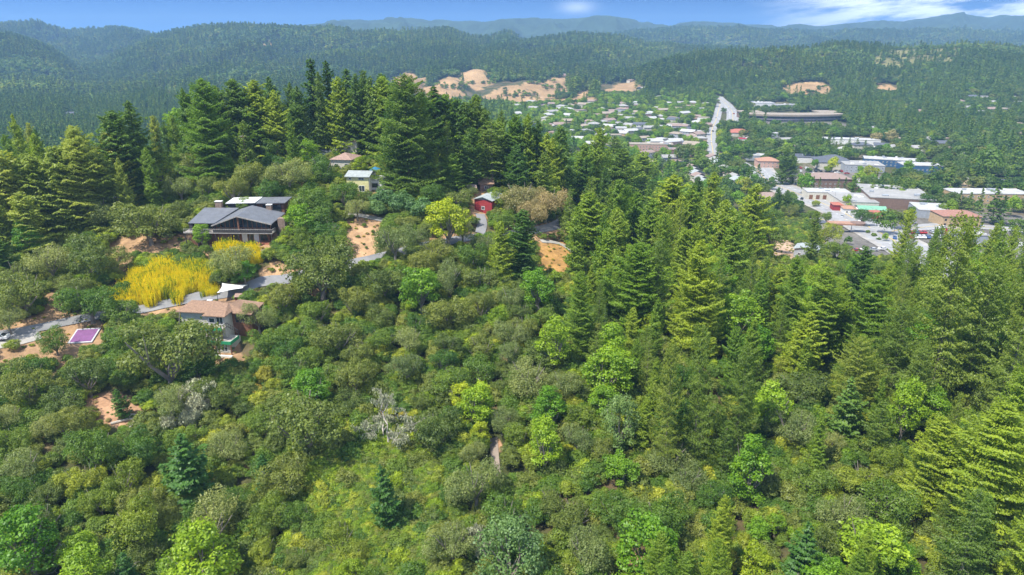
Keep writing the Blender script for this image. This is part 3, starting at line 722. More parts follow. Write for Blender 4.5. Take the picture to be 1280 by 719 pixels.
WGY = plain('weathered_rail', (.34, .31, .28), .85, .3, 2)
STONE = plain('stone_wall', (.24, .17, .13), .95, .5, 4)
TERRA = plain('terracotta_paving', (.42, .15, .09), .9, .3, 3)

def window(par, x0, x1, y, z0, z1, frame=WT, mull=1, name='window', side='y', d=-1):
    """a framed window standing a little proud of a wall; side 'y' = in a wall of constant y"""
    f = MB(); t = .09
    def bx(a0, a1, c0, c1, e0, e1):
        if side == 'y': f.box(a0, a1, min(y, y + d * e1), max(y, y + d * e1), c0, c1)
        else: f.box(min(y, y + d * e1), max(y, y + d * e1), a0, a1, c0, c1)
    bx(x0, x1, z0, z0 + t, 0, .09); bx(x0, x1, z1 - t, z1, 0, .09); bx(x0, x0 + t, z0 + t, z1 - t, 0, .09); bx(x1 - t, x1, z0 + t, z1 - t, 0, .09)
    for i in range(1, mull + 1):
        q = x0 + (x1 - x0) * i / (mull + 1); bx(q - .04, q + .04, z0 + t, z1 - t, 0, .08)
    w = f.build(name, frame, par)
    g = MB()
    if side == 'y': g.box(x0 + t, x1 - t, min(y + d * .004, y + d * .04), max(y + d * .004, y + d * .04), z0 + t, z1 - t)
    else: g.box(min(y + d * .004, y + d * .04), max(y + d * .004, y + d * .04), x0 + t, x1 - t, z0 + t, z1 - t)
    g.build('pane', GLASS, w); return w
def railing(par, pts, h=1.0, mat=WGY, solid=None):
    b = MB()
    for a, c in zip(pts, pts[1:]):
        a = Vector(a); c = Vector(c); L = (c - a).length; n = max(2, int(L / .5))
        b.tube([a + Vector((0, 0, h)), c + Vector((0, 0, h))], [.07, .07], 4); b.tube([a + Vector((0, 0, .15)), c + Vector((0, 0, .15))], [.05, .05], 4)
        for i in range(n + 1):
            p = a.lerp(c, i / n); b.tube([p, p + Vector((0, 0, h))], [.045, .045], 4)
    return b.build('railing', mat, par)
def site(px, py, dz=0):
    x, y, z = hit(px, py); return (x, y, z + dz)

# --- the dark house on the hilltop
p = site(291, 303); HX = p
t = tag(empty('hilltop_house', (p[0], p[1] - .5, p[2] + .15), R(-2)), 'large dark timber house with grey metal gable roof, white rear roof and long glazed deck', 'house')
MB().box(-3.5, 11, 0, 9, -3, 3.0).box(-12.3, -3.6, 1.2, 9, -3, 3.0).build('lower_wall', WBR, t)
MB().box(-12.7, 12.7, -1.8, 1.1, 3.02, 3.25).box(-12.7, -11.3, 1.1, 9, 3.02, 3.25).build('deck', WGY, t)
MB().box(-11.3, -4.7, 1.12, 11, 3.02, 5.5).box(-4.6, 11.2, 1.6, 11, 3.02, 4.9).build('upper_wall', WD, t)
# big roof: left plane, gable planes
ap = (2.6, 7.7)
m = MB(); m.slab([(-4.9, -.6, 5.05), (2.6, -.6, 7.75), (2.6, 11, 8.2), (-4.9, 11, 5.9)], .18); m.slab([(2.6, -.6, 7.75), (12.2, -.6, 5.55), (12.2, 11, 6.0), (2.6, 11, 8.2)], .18)
m.slab([(-11.9, 0.2, 5.5), (-4.4, .2, 5.5), (-1.5, 11, 7.4), (-11.9, 11, 7.4)], .18)
m.build('roof', RG, t)
# glazed gable front
g = MB(); g.quad((-4.3, 1.3, 3.27), (11.2, 1.3, 3.27), (11.2, 1.3, 5.55), (2.6, 1.3, 7.5), (-4.3, 1.3, 5.1)); g.build('glass_front', GLASS, t)
b = MB()
for i in range(13):
    x = -4.4 + i * 1.3; zt = 5.0 + (x + 4.6) * .345 if x < 2.6 else 7.5 - (x - 2.6) * .235
    b.box(x - .07, x + .07, 1.16, 1.28, 3.27, zt)
b.box(-4.4, 11.2, 1.14, 1.26, 3.9, 4.02); b.build('mullion', WBR, t)
MB().box(2.4, 2.8, -.3, .1, 3.27, 7.5).build('gable_post', WBR, t)
MB().slab([(-5.0, -.72, 5.08), (2.6, -.72, 7.84), (2.6, -.62, 7.84), (-5.0, -.62, 5.08)], .32).slab([(2.6, -.72, 7.84), (12.3, -.72, 5.6), (12.3, -.62, 5.6), (2.6, -.62, 7.84)], .32).build('fascia', WGY, t)
for i in range(3): window(t, -9.9 + i * 1.6, -8.6 + i * 1.6, 1.12, 3.5, 5.0, WBR, 0)
railing(t, [(-12.6, -1.7, 3.25), (-4.2, -1.7, 3.25)]); railing(t, [(-4.1, -1.7, 3.25), (12.6, -1.7, 3.25), (12.6, 1, 3.25)])
MB().box(-4.1, 12.6, -1.78, -1.74, 3.3, 4.0).build('deck_screen', WD, t)
for x0, x1 in ((3.2, 4.7), (6.6, 8.0)): MB().box(x0, x1, -.08, -.004, .2, 2.5).build('door', WT, t)
for x0, x1 in ((.2, 2.4), (4.9, 6.4), (8.4, 10.6)): window(t, x0, x1, 0, .5, 2.5, WBR, 1)
b = MB()
for x in (-12.3, -9, -6, -3.6, 0, 3.0, 6, 9, 12.3): b.box(x - .1, x + .1, -1.7, -1.5, -3, 3.0)
b.build('deck_post', WD, t)
MB().box(-5.6, 3, 12.5, 18, -2, 8.3).build('rear_wall', WD, t)
MB().slab([(-6, 12.1, 8.45), (3.0, 12.1, 8.75), (3.0, 18.3, 9.15), (-6, 18.3, 8.85)], .16).build('white_roof', RW, t)
MB().box(3.05, 11.3, 13, 18, -2, 8.4).build('rear_wing_wall', WBR, t)
MB().slab([(3.1, 12.3, 8.55), (12.0, 12.3, 8.75), (12.0, 18.5, 9.2), (3.1, 18.5, 9.0)], .2).build('rear_wing_roof', RG, t)
for x0, x1 in ((4.8, 6.6), (7.2, 10.4)): window(t, x0, x1, 13, 6.0, 8.0, WD, 1)
c = MB().box(-8.7, -6.8, 11.2, 12.4, 3, 9.1).build('chimney', STONE, t); MB().box(-8.8, -6.7, 11.1, 12.5, 9.11, 9.25).build('chimney_cap', WT, c)
c = MB().box(6.9, 8.4, 10.4, 11.6, 3, 8.4).build('chimney', STONE, t); MB().box(6.8, 8.5, 10.3, 11.7, 8.41, 8.53).build('chimney_cap', WT, c)
MB().box(12.9, 14.9, 2.5, 4.5, -3, 6.4).build('stone_pier', STONE, t)
MB().box(-11.9, -10.9, .4, .9, 3.27, 5.3).build('water_tank_screen', WD, t)
NOGO.append((HX[0], HX[1] + 8, 15))
tag(MB().box(-4, 4, -.4, .4, -1.6, .12).build('patio', TERRA), 'terracotta patio strip along the foot of the dark hilltop house', 'patio').location = (p[0] + 8, p[1] - 1.6, p[2] + .2)
tag(MB().box(-7, 7, -.4, .4, -2.5, .7).build('retaining_wall', WGY), 'low pale retaining wall below the dark hilltop house', 'wall').location = (p[0] + 9, p[1] - 5.2, float(H(p[0] + 9, p[1] - 5.2)))

# --- the brown-roofed house stepping down the slope
p = site(280, 446); LX = p
t = tag(empty('stepped_house', (p[0] - 1, p[1] + 1.5, p[2]), R(-8)), 'brown-roofed hillside house with green-edged decks stepping down beside the big oak', 'house')
WC = plain('cream_siding', (.50, .48, .42), .8, .15, 2); GRN = plain('green_awning', (.02, .28, .12), .7, .2, 2)
MB().box(-1.2, 2.2, 0, 5, -3, 2.7).build('lower_wall', WC, t)
MB().box(-4.6, -.2, 3.2, 9.6, -3, 8.4).build('upper_wall', WC, t)
MB().box(-12.5, -4.62, 5.2, 11, -3, 8.2).build('west_wall', WC, t)
MB().box(-.18, 4.6, 6.6, 11.5, -3, 8.0).build('east_wall', WBR, t)
MB().slab([(-3.4, -.6, 2.9), (2.9, -.6, 2.9), (2.9, 3.0, 2.9), (-3.4, 3.0, 2.9)], .2).build('lower_deck', WGY, t)
MB().slab([(-6.6, .9, 5.6), (.2, .9, 5.6), (.2, 3.15, 5.6), (-6.6, 3.15, 5.6)], .2).build('upper_deck', WGY, t)
MB().box(-6.7, .3, .82, .9, 5.45, 6.25).box(-6.7, -6.62, .9, 3.1, 5.45, 6.25).build('green_rail_cloth', GRN, t)
MB().box(-3.5, 3.0, -.68, -.6, 2.8, 3.6).box(2.92, 3.0, -.6, 3, 2.8, 3.6).build('green_rail_cloth', GRN, t)
railing(t, [(.35, .95, 5.6), (.35, 3.1, 5.6), (3.0, 3.0, 4.0), (3.0, 3.1, 2.95)], 1.0, WD)
b = MB()
for q in ((-3.3, -.5), (2.8, -.5), (-6.5, 1), (-3.5, 1), (.1, 1)): b.box(q[0] - .1, q[0] + .1, q[1] - .1, q[1] + .1, -3, 2.7 if q[1] < 0 else 5.4)
b.build('deck_post', WBR, t)
window(t, .1, 1.7, 0, .7, 1.9, WT, 1); window(t, -2.2, -.5, 3.2, 6.0, 8.0, WT, 1, 'sliding_door'); window(t, -4.1, -2.6, 3.2, 6.3, 7.6, WT, 0)
window(t, .5, 4.2, 6.6, 5.2, 7.4, WBR, 3)
m = MB()
m.slab([(-5.2, 2.4, 8.4), (.5, 2.4, 8.4), (-1.2, 7.5, 9.9), (-3.4, 7.5, 9.9)], .2); m.slab([(.5, 2.4, 8.4), (.5, 10, 8.6), (-1.2, 7.5, 9.9)], .2)
m.slab([(-13.2, 4.4, 8.2), (-5.2, 4.4, 8.25), (-3.4, 8.2, 9.8), (-11, 8.2, 9.8)], .2); m.slab([(-13.2, 4.4, 8.2), (-11, 8.2, 9.8), (-13.2, 12, 8.2)], .2)
m.slab([(-13.2, 12, 8.2), (-11, 8.2, 9.8), (-1.2, 8.2, 9.85), (.5, 12, 8.4)], .2); m.slab([(.5, 5.6, 8.1), (5.4, 5.6, 8.0), (5.4, 12.2, 8.5), (-1, 12.2, 9.0), (-1.2, 7.6, 9.8)], .2)
m.slab([(-5.2, 2.4, 8.4), (-3.4, 7.5, 9.9), (-5.2, 4.5, 8.4)], .2)
m.build('roof', RB, t)
MB().box(-7.2, -6, 8.2, 9, 9.6, 9.9).build('skylight', WT, t)
MB().box(-.8, 3.4, -1.6, -1.2, -2.5, .4).build('terrace_wall', WT, t)
NOGO.append((LX[0] - 3, LX[1] + 8, 10))
# sail shade
p = site(291, 374)
V = []; nx = 9; ny = 7
for j in range(ny):
    for i in range(nx):
        u, v = i / (nx - 1), j / (ny - 1)
        V.append(((u - .5) * 6.6 * (1 - .15 * math.sin(math.pi * v)), (v - .5) * 5 * (1 - .2 * math.sin(math.pi * u)), 2.4 + .9 * (u * (1 - v) + (1 - u) * v) + .2 * u - .25 * math.sin(math.pi * u) * math.sin(math.pi * v)))
Q = [(j * nx + i, j * nx + i + 1, (j + 1) * nx + i + 1, (j + 1) * nx + i) for j in range(ny - 1) for i in range(nx - 1)]
ss = tag(empty('sail_shade', (p[0], p[1] + 1, p[2]), .1), 'white sail shade stretched on posts behind the brown-roofed house', 'sail shade')
so = link('canopy', new_mesh('canopy', V, Q), ss, plain('sail_cloth', (.8, .8, .78), .7, .04, 1)); md = so.modifiers.new('thick', 'SOLIDIFY'); md.thickness = .03
for a, c, h in ((-3.3, -2.5, 2.5), (3.3, -2.5, 3.5), (3.3, 2.5, 2.7), (-3.3, 2.5, 3.4)): MB().tube([(a, c, -1), (a, c, h)], [.07, .06], 6).build('post', WD, ss)
p = site(304, 378)
t = tag(empty('garden_shed', p, .2), 'little dark red shed under the corner of the white sail shade', 'shed'); MB().box(-1.6, 1.6, -1, 1, -1, 1.9).build('wall', paint('barn_red', (.26, .03, .03)), t); MB().slab([(-1.8, -1.2, 2), (1.8, -1.2, 2), (1.8, 1.2, 2.3), (-1.8, 1.2, 2.3)], .1).build('roof', RP_, t)
# purple court
p = site(106, 421)
t = tag(empty('sport_court', (p[0], p[1], p[2] + .35), R(8)), 'small purple sport court with pale grey border on the bare slope', 'court')
MB().box(-2.7, 2.7, -2.9, 2.9, -1.6, 0).build('border', paint('court_edge', (.45, .45, .47)), t); MB().box(-2.35, 2.35, -2.5, 2.5, .003, .03).build('playing_surface', paint('court_purple', (.17, .065, .18), var=.2), t)
t.rotation_euler = (math.atan((float(H(p[0], p[1] + 3)) - float(H(p[0], p[1] - 3))) / 6), 0, R(8))
NOGO.append((p[0], p[1], 5))

# --- generic small building, all parts kept local
def house(px, py, wpx, label, roof, wall, d=None, h=None, kind='gable', rz=0, cat='house', name='house', win=1, grp=None, win_mat=None, dark=False, ridge=None, eave=.5, parts=True, pitch=.4, mul=1):
    x, y, z = hit(px, py)
    w = wpx / F * (y * cp - z * sp); d = d or w * .7; h = h or 3.2
    t = tag(empty(name, (x, y, z), R(rz)), label, cat, grp)
    NOGO.append((x, y + d * .5, max(w, d) * .55))
    if kind == 'flat':
        MB().box(-w / 2, w / 2, 0, d, -4, h).build('wall', wall, t)
        rf_ = MB().box(-w / 2 - .15, w / 2 + .15, -.15, d + .15, h + .002, h + .5).build('roof', roof, t)
        if cat == 'building' and w > 12:
            q = random.Random(int(px * 7 + py)); 
            for i in range(3 + int(w / 12)):
                ux = q.uniform(-w * .42, w * .42); uy = q.uniform(1.5, d - 2); us = q.uniform(.8, 2.0)
                MB().box(ux - us, ux + us, uy - us * .6, uy + us * .6, h + .503, h + 1.0 + q.random() * .9).build('roof_unit', GYW if i % 2 else WHW, rf_)
    else:
        MB().box(-w / 2, w / 2, 0, d, -4, h).build('wall', wall, t)
        m = MB(); e = eave
        if kind == 'gable':
            rise = d / 2 * pitch
            m.slab([(-w / 2 - e, -e, h), (w / 2 + e, -e, h), (w / 2 + e, d / 2, h + rise), (-w / 2 - e, d / 2, h + rise)], .16)
            m.slab([(-w / 2 - e, d / 2, h + rise), (w / 2 + e, d / 2, h + rise), (w / 2 + e, d + e, h), (-w / 2 - e, d + e, h)], .16)
            for s in (-1, 1): m.quad((s * w / 2, 0, h), (s * w / 2, d, h), (s * w / 2, d / 2, h + rise - .17))
        elif kind == 'gable_front':
            rise = w / 2 * pitch
            m.slab([(-w / 2 - e, -e, h), (0, -e, h + rise), (0, d + e, h + rise), (-w / 2 - e, d + e, h)][::1], .16)
            m.slab([(0, -e, h + rise), (w / 2 + e, -e, h), (w / 2 + e, d + e, h), (0, d + e, h + rise)], .16)
            m.quad((-w / 2, .01, h), (w / 2, .01, h), (0, .01, h + rise - .17))
        else:
            rise = min(w, d) / 2 * pitch; k = max(0, (w - d) / 2)
            A = [(-w / 2 - e, -e, h), (w / 2 + e, -e, h), (w / 2 + e, d + e, h), (-w / 2 - e, d + e, h)]
            r1 = (-k, d / 2, h + rise); r2 = (k, d / 2, h + rise)
            if k < .1:
                for i in range(4): m.quad(A[i], A[(i + 1) % 4], r1)
            else:
                m.quad(A[0], A[1], r2, r1); m.quad(A[1], A[2], r2); m.quad(A[2], A[3], r1, r2); m.quad(A[3], A[0], r1)
            m.quad(*A[::-1])
        m.build('roof', roof, t)
    if win:
        n = max(1, int(w / 3.2)); st = max(1, int(h // 2.7))
        for s in range(st):
            for i in range(n):
                cx = -w / 2 + (i + .5) * w / n
                window(t, cx - .6, cx + .6, 0, s * 2.7 + .95, s * 2.7 + 2.1, win_mat or WT, mul)
        if parts: window(t, d * .35, d * .6, w / 2, 1.0, 2.1, win_mat or WT, 1, side='x', d=1)
    return t
CRM = paint('cream_wall', (.55, .52, .44)); TANW = paint('tan_wall', (.46, .33, .19)); WHW = paint('white_wall', (.68, .68, .66)); PKW = paint('salmon_wall', (.5, .32, .26)); REDW = paint('red_siding', (.30, .03, .035))
BLW = paint('blue_wall', (.03, .095, .20)); GYW = paint('grey_wall', (.32, .35, .39)); BRW = paint('brown_wall', (.2, .13, .1)); YLW = paint('pale_yellow_wall', (.62, .58, .28))
RDK = paint('roof_dark', (.09, .10, .12)); RGR = paint('roof_light_grey', (.30, .295, .28), scale=.15); RTN = paint('roof_tan', (.30, .25, .19), scale=.2); RGN = paint('roof_green', (.16, .36, .24)); RRD = paint('roof_red', (.36, .12, .08)); RWH = paint('roof_white', (.40, .40, .39), scale=.2); ROR = paint('roof_orange_tile', (.36, .2, .13)); RPK = paint('roof_pinkish', (.26, .19, .16))

# --- hilltop houses
t = house(448, 240, 28, 'two-storey pale yellow house with light grey roof beside the tall redwood', RL, YLW, d=8, h=5.0, win=0, rz=-6, pitch=.3)
for a, c, z0, z1 in ((-2.8, -1.9, 3.9, 4.6), (.3, 2.2, 3.9, 4.6), (-2.6, -1.5, 1.2, 2.0)): window(t, a, c, 0, z0, z1, WT, 1)
window(t, .3, 2.2, 0, .1, 2.1, WT, 1, 'sliding_door'); MB().box(3.72, 3.78, .1, 7.9, 0, 4.9).build('white_side_sheet', WT, t)  # white sheet spans the whole right side wall
t = house(472, 238, 17, 'low white garage building joined to the right of the yellow house', RWH, WHW, d=6, h=3.2, kind='flat', win=0, rz=-4, cat='garage', name='garage')
window(t, -1.7, .2, 0, .9, 2.3, WD, 0)
house(427, 212, 26, 'pink-roofed lower house front in the hilltop cluster', RP_, CRM, d=9, h=3.4, kind='hip', rz=-8, pitch=.5)
house(437, 200, 22, 'taller grey-pink roofed house at the back of the hilltop cluster', RPK, CRM, d=9, h=6.5, kind='hip', rz=-8, pitch=.45)
house(410, 199, 20, 'dark low-roofed house at the left of the hilltop cluster', RDK, WHW, d=8, h=2.8, rz=6)
house(604, 266, 24, 'bright red house with white window and grey roof behind the tan tree', RL, REDW, d=9, h=4.2, kind='gable_front', rz=-24, pitch=.35)
house(590, 244, 9, 'tiny dark red outbuilding uphill of the red house', RPK, REDW, d=4, h=2.4, rz=10)
house(608, 240, 16, 'brown shingle-roofed house behind the red house', RB, BRW, d=8, h=2.8, rz=5)
house(540, 236, 18, 'brown roof almost hidden under redwoods left of the red house', RB, BRW, d=7, h=2.6, rz=0)
# blue parasol and a covered vehicle near the yellow house
p = site(470, 222); t = tag(empty('parasol', p), 'blue parasol on the terrace behind the white garage building', 'parasol')
m = MB(); ring = [(2.2 * math.cos(i * math.pi / 4), 2.2 * math.sin(i * math.pi / 4), 2.7) for i in range(8)]
for i in range(8): m.quad(ring[i], ring[(i + 1) % 8], (0, 0, 3.7))
m.build('canopy', paint('parasol_blue', (.02, .16, .30)), t); MB().tube([(0, 0, -.5), (0, 0, 3.6)], [.05, .05], 6).build('pole', WT, t)

# --- vehicles
def car_mesh():
    b = MB(); L, W = 4.5, 1.8
    prof = [(-2.25, .35), (-2.25, .75), (-1.9, .9), (-1.2, .95), (-.6, 1.42), (.9, 1.45), (1.7, .98), (2.2, .9), (2.25, .35)]
    n = len(prof)
    for s in (-1, 1): b.v += [(x, s * (W / 2 if z < 1 else W / 2 - .18), z) for x, z in prof]
    b.f.append(tuple(range(n))); b.f.append(tuple(range(2 * n - 1, n - 1, -1)))
    for i in range(n): j = (i + 1) % n; b.f.append((i, n + i, n + j, j))
    return b.mesh('car_body')
CARB = car_mesh()
gm = MB().quad((-1.15, -.9, .98), (-.62, -.74, 1.38), (.88, -.74, 1.41), (1.6, -.9, 1.0)).quad((-1.15, .9, .98), (1.6, .9, 1.0), (.88, .74, 1.41), (-.62, .74, 1.38)).quad((-1.19, -.8, .99), (-1.19, .8, .99), (-.64, .7, 1.41), (-.64, -.7, 1.41)).quad((1.69, .8, 1.01), (1.69, -.8, 1.01), (.93, -.7, 1.45), (.93, .7, 1.45)).mesh('car_windows')
wm = MB()
wm.tube([(0, -.12, 0), (0, .12, 0)], [.34, .34], 12); wm = wm.mesh('car_wheel')
CARM = {k: plain('paint_' + k, c, .25, .05, 1) for k, c in dict(white=(.75, .75, .75), black=(.02, .02, .022), silver=(.45, .46, .48), red=(.35, .02, .02), blue=(.04, .1, .25)).items()}
TYRE = paint('tyre', (.02, .02, .02), .9)
def car(px, py, rz, colr, label, grp='cars on the valley roads'):
    x, y, z = hit(px, py)
    o = tag(empty('parked_car' if 'parked' in label else 'car', (x, y, z + .33), R(rz)), label, 'car', grp)
    for me, nm, mt in ((CARB, 'body', CARM[colr]), (gm, 'windows', GLASS)):
        c = bpy.data.objects.new(nm, me); COL.objects.link(c); c.parent = o
        if not me.materials: me.materials.append(mt)
        c.material_slots[0].link = 'OBJECT'; c.material_slots[0].material = mt
    for a in (-1.4, 1.4):
        for s in (-.82, .82):
            c = bpy.data.objects.new('wheel', wm); COL.objects.link(c); c.parent = o; c.location = (a, s, .34)
            if not wm.materials: wm.materials.append(TYRE)
for i, (px, py, rz, cl, lb) in enumerate([(1080, 314, 0, 'white', 'white parked car at the left end of the row facing the main street corner'), (1091, 314, 0, 'silver', 'silver parked car beside the white one near the main street corner'),
    (1070, 315, 5, 'red', 'red parked car beside the hedge at the corner lot'), (1103, 313, 3, 'white', 'white parked car at the right end of the corner row'), (1002, 250, 62, 'black', 'black car driving on the far stretch of the main street'),
    (976, 238, 60, 'white', 'white car on the main street near its far bend'), (1052, 272, 62, 'silver', 'silver car on the main street beside the petrol station'), (1118, 299, 62, 'blue', 'blue car on the main street nearest the big firs'),
    (1074, 277, 62, 'white', 'white car turning at the station corner'), (958, 226, 75, 'black', 'black car at the top bend of the main street'), (1110, 275, 0, 'red', 'dark red parked car in front of the small red shop'), (888, 178, 90, 'white', 'white car on the pale frontage road, nearest one'),
    (891, 165, 90, 'black', 'black car halfway along the pale frontage road'), (895, 148, 80, 'silver', 'silver car at the far end of the pale frontage road'), (914, 150, 85, 'white', 'white car on the freeway just past the trees'), (917, 143, 90, 'red', 'red car on the freeway curve'),
    (912, 136, 100, 'white', 'white car on the freeway where it bends into the forest'), (1178, 286, 10, 'white', 'white parked car below the tan office with dark roof panels'), (1010, 212, 0, 'white', 'white parked car among the young trees of the shopping car park'),
    (1022, 214, 0, 'black', 'black parked car in the middle of the shopping car park'), (1034, 215, 0, 'silver', 'silver parked car in the middle of the shopping car park'), (1046, 217, 0, 'white', 'white parked car at the right of the shopping car park'),
    (1058, 218, 0, 'red', 'red parked car at the right edge of the shopping car park'), (1016, 218, 5, 'white', 'white parked car behind the long brown mansard building'), (1040, 220, 5, 'blue', 'blue parked car behind the long brown mansard building'),
    (-1, 426, 10, 'white', 'white parked car at the end of the grey drive on the bare slope'), (1230, 296, 5, 'white', 'white parked car at the right beside the bare paved yard'), (1140, 280, 5, 'silver', 'silver parked car between the main street and the tan office')]):
    car(px, py, rz, cl, lb)

for nm_, rows in (('shopping car park', [(994, 1060, 211), (1000, 1064, 215)]), ('yard below tan office', [(1140, 1190, 292), (1128, 1180, 298)]), ('yard beside grey workshop', [(1180, 1260, 300), (1190, 1270, 308)])):
    for ri, (x0_, x1_, py_) in enumerate(rows):
        q = random.Random(ri + x0_); n_ = 0
        for i in range(11):
            if q.random() < .3: continue
            n_ += 1; cl = q.choice(['white', 'white', 'silver', 'black', 'blue', 'red'])
            car(x0_ + (x1_ - x0_) * i / 10, py_, 80 + q.uniform(-4, 4), cl, '%s car parked in %s row, %s, number %d from left' % (cl, ('rear', 'front')[ri], nm_, n_), 'parked cars in the valley yards')
for i in range(7):
    f_ = i / 6; px_ = 978 + (1128 - 978) * f_ + 14; py_ = 234 + (304 - 234) * f_ - 1; x, y, z = hit(px_, py_)
    t = tag(empty('street_lamp', (x, y, z), 0), 'grey street lamp on the main street kerb, number %d from the far end' % (i + 1), 'street lamp', 'street lamps along the main street')
    MB().tube([(0, 0, -.5), (0, 0, 9)], [.14, .09], 6).build('pole', paint('lamp_grey', (.25, .26, .27)), t); a_ = MB().tube([(0, 0, 8.9), (-2.2, 0, 9.4)], [.07, .05], 5).build('arm', paint('lamp_grey', (.25, .26, .27)), t); MB().box(-2.9, -2.1, -.2, .2, 9.3, 9.5).build('lamp_head', GYW, a_)
# --- valley commercial buildings
house(1126, 262, 74, 'big warehouse store with a wide light grey flat roof', RGR, BRW, d=46, h=7, kind='flat', rz=-14, cat='building', name='warehouse', win=0)
house(1074, 264, 44, 'grey flat-roofed store joined to the left of the big warehouse', RGR, CRM, d=30, h=5.5, kind='flat', rz=-6, cat='building', name='store', win=0)
t = house(1035, 250, 52, 'cream strip building with brown doors and white roof by the main street', RWH, CRM, d=14, h=5, kind='flat', rz=-8, cat='building', name='store', win=0)
for i in range(6): MB().box(-13 + i * 4.6, -10.6 + i * 4.6, -.06, -.004, .1, 3.2).build('door', WBR, t)
t = house(1034, 237, 56, 'long two-storey brown mansard building behind small cypresses', RPK, BRW, d=18, h=8, kind='hip', rz=-4, cat='building', name='office_building', pitch=.35)
house(1047, 264, 12, 'small red-roofed shop at the corner of the grey store', RRD, REDW, d=8, h=4, kind='hip', cat='building', name='shop', win=0, rz=-10)
house(1062, 268, 15, 'small shop with an orange tile roof beside the red-roofed one', ROR, WHW, d=8, h=3.5, kind='hip', cat='building', name='shop', rz=-10)
house(1090, 270, 32, 'low shop with a long pale green roof near the main street', RGN, WHW, d=11, h=4, kind='gable', cat='building', name='shop', rz=-12, pitch=.25)
house(1096, 274, 14, 'small red shop with pinkish hip roof in front of the green roof', RRD, REDW, d=8, h=3.6, kind='hip', cat='building', name='shop', rz=-10)
t = house(1200, 284, 46, 'tan two-storey office with dark solar panels on a maroon roof', paint('roof_maroon', (.3, .15, .11)), TANW, d=15, h=6.5, kind='hip', rz=-4, cat='building', name='office_building', pitch=.3, mul=1, win_mat=WD)
house(1170, 274, 42, 'white flat-roofed workshop behind the tops of the big firs', RWH, GYW, d=22, h=5, kind='flat', rz=-14, cat='building', name='workshop', win=0)
house(1240, 254, 92, 'long tan school building with a white flat roof behind dark cypresses', RWH, TANW, d=18, h=6, kind='flat', rz=-3, cat='building', name='school_building')
house(1152, 219, 46, 'nearer half of the long blue building with white roof', RWH, BLW, d=16, h=7.5, kind='flat', rz=-10, cat='building', name='office_building')
house(1113, 209, 62, 'far half of the long blue building with white roof', RWH, BLW, d=16, h=6, kind='flat', rz=-22, cat='building', name='office_building')
house(1044, 212, 42, 'dark-roofed supermarket beyond the car park', RDK, CRM, d=26, h=6, kind='hip', rz=-10, cat='building', name='store', win=0)
house(1080, 216, 46, 'pale-roofed store right of the dark-roofed supermarket', RGR, GYW, d=24, h=6, kind='flat', rz=-12, cat='building', name='store')
house(1003, 204, 36, 'dark-roofed store left of the shopping car park', RDK, WHW, d=22, h=5, kind='flat', rz=-6, cat='building', name='store', win=0)
house(1064, 181, 66, 'long low white shed behind a row of cypresses', RWH, WHW, d=16, h=5, kind='flat', rz=-14, cat='building', name='shed', win=0)
house(950, 134, 36, 'white industrial unit nearest the freeway bend', RWH, WHW, d=20, h=6, kind='flat', rz=0, cat='building', name='industrial_unit', win=0)
house(985, 136, 30, 'grey industrial unit right of the white one near the freeway', RGR, GYW, d=20, h=5, kind='flat', rz=0, cat='building', name='industrial_unit', win=0)
house(924, 171, 28, 'hall with a broad red roof beside the freeway trees', RRD, CRM, d=18, h=4.5, kind='hip', cat='building', name='hall', win=0, rz=-8)
house(932, 178, 14, 'small bright red shop below the red-roofed hall', paint('roof_scarlet', (.4, .03, .05)), WHW, d=8, h=3.5, kind='flat', cat='building', name='shop', win=0)
house(948, 201, 28, 'white flat store above the salmon building', RWH, GYW, d=14, h=4.5, kind='flat', rz=-6, cat='building', name='store', win=0)
house(960, 210, 26, 'salmon-coloured shop block with pink hip roof at the top of the main street', ROR, PKW, d=14, h=6, kind='hip', rz=-6, cat='building', name='shop')
house(812, 189, 58, 'salmon apartment block with flat tan roof among dark trees', RTN, PKW, d=14, h=6.5, kind='flat', rz=-4, cat='building', name='apartment_block')
house(850, 196, 28, 'brown apartment block half hidden right of the salmon one', RPK, BRW, d=14, h=6.5, kind='flat', rz=-4, cat='building', name='apartment_block')
house(957, 253, 22, 'brown-roofed house just left of the main street', RPK, CRM, d=12, h=3.5, kind='gable', rz=-8)
house(1005, 323, 26, 'pale blue-grey house with grey gable roof below the wooded bank', RL, GYW, d=8, h=3.6, kind='gable_front', rz=-32, pitch=.3)
house(1203, 297, 24, 'low red-walled flat building right of the big fir top', RTN, REDW, d=8, h=3.5, kind='flat', cat='building', name='shop', win=0)
house(1215, 304, 34, 'grey flat workshop in front of the red-walled one', RGR, GYW, d=12, h=4, kind='flat', cat='building', name='workshop', win=0, rz=-5)
house(1274, 318, 20, 'white roofed building at the edge behind the right fir', RWH, WHW, d=10, h=4, kind='flat', cat='building', name='workshop', win=0)
house(1028, 286, 12, 'little dark-roofed kiosk beside the petrol station', RDK, CRM, d=6, h=3, kind='flat', cat='building', name='kiosk', win=0)
# petrol station canopy
p = site(1054, 290); t = tag(empty('petrol_station_canopy', p, R(-6)), 'orange-roofed petrol station canopy with round brown end by the main street', 'canopy')
MB().box(-9, 6, -3, 3, 4.6, 5.5).build('roof', ROR, t)
m = MB(); m.v = [(7 + 4 * math.cos(i * math.pi / 12), 3.6 * math.sin(i * math.pi / 12), z) for z in (4.5, 5.7) for i in range(24)]; m.f = [tuple(range(24, 48)), tuple(range(23, -1, -1))] + [(i, (i + 1) % 24, 24 + (i + 1) % 24, 24 + i) for i in range(24)]; m.build('round_end', BRW, t)
for a in (-7, -1, 4): MB().box(a - .2, a + .2, -.2, .2, -.5, 4.6).build('post', WT, t)
NOGO.append((p[0], p[1], 9))
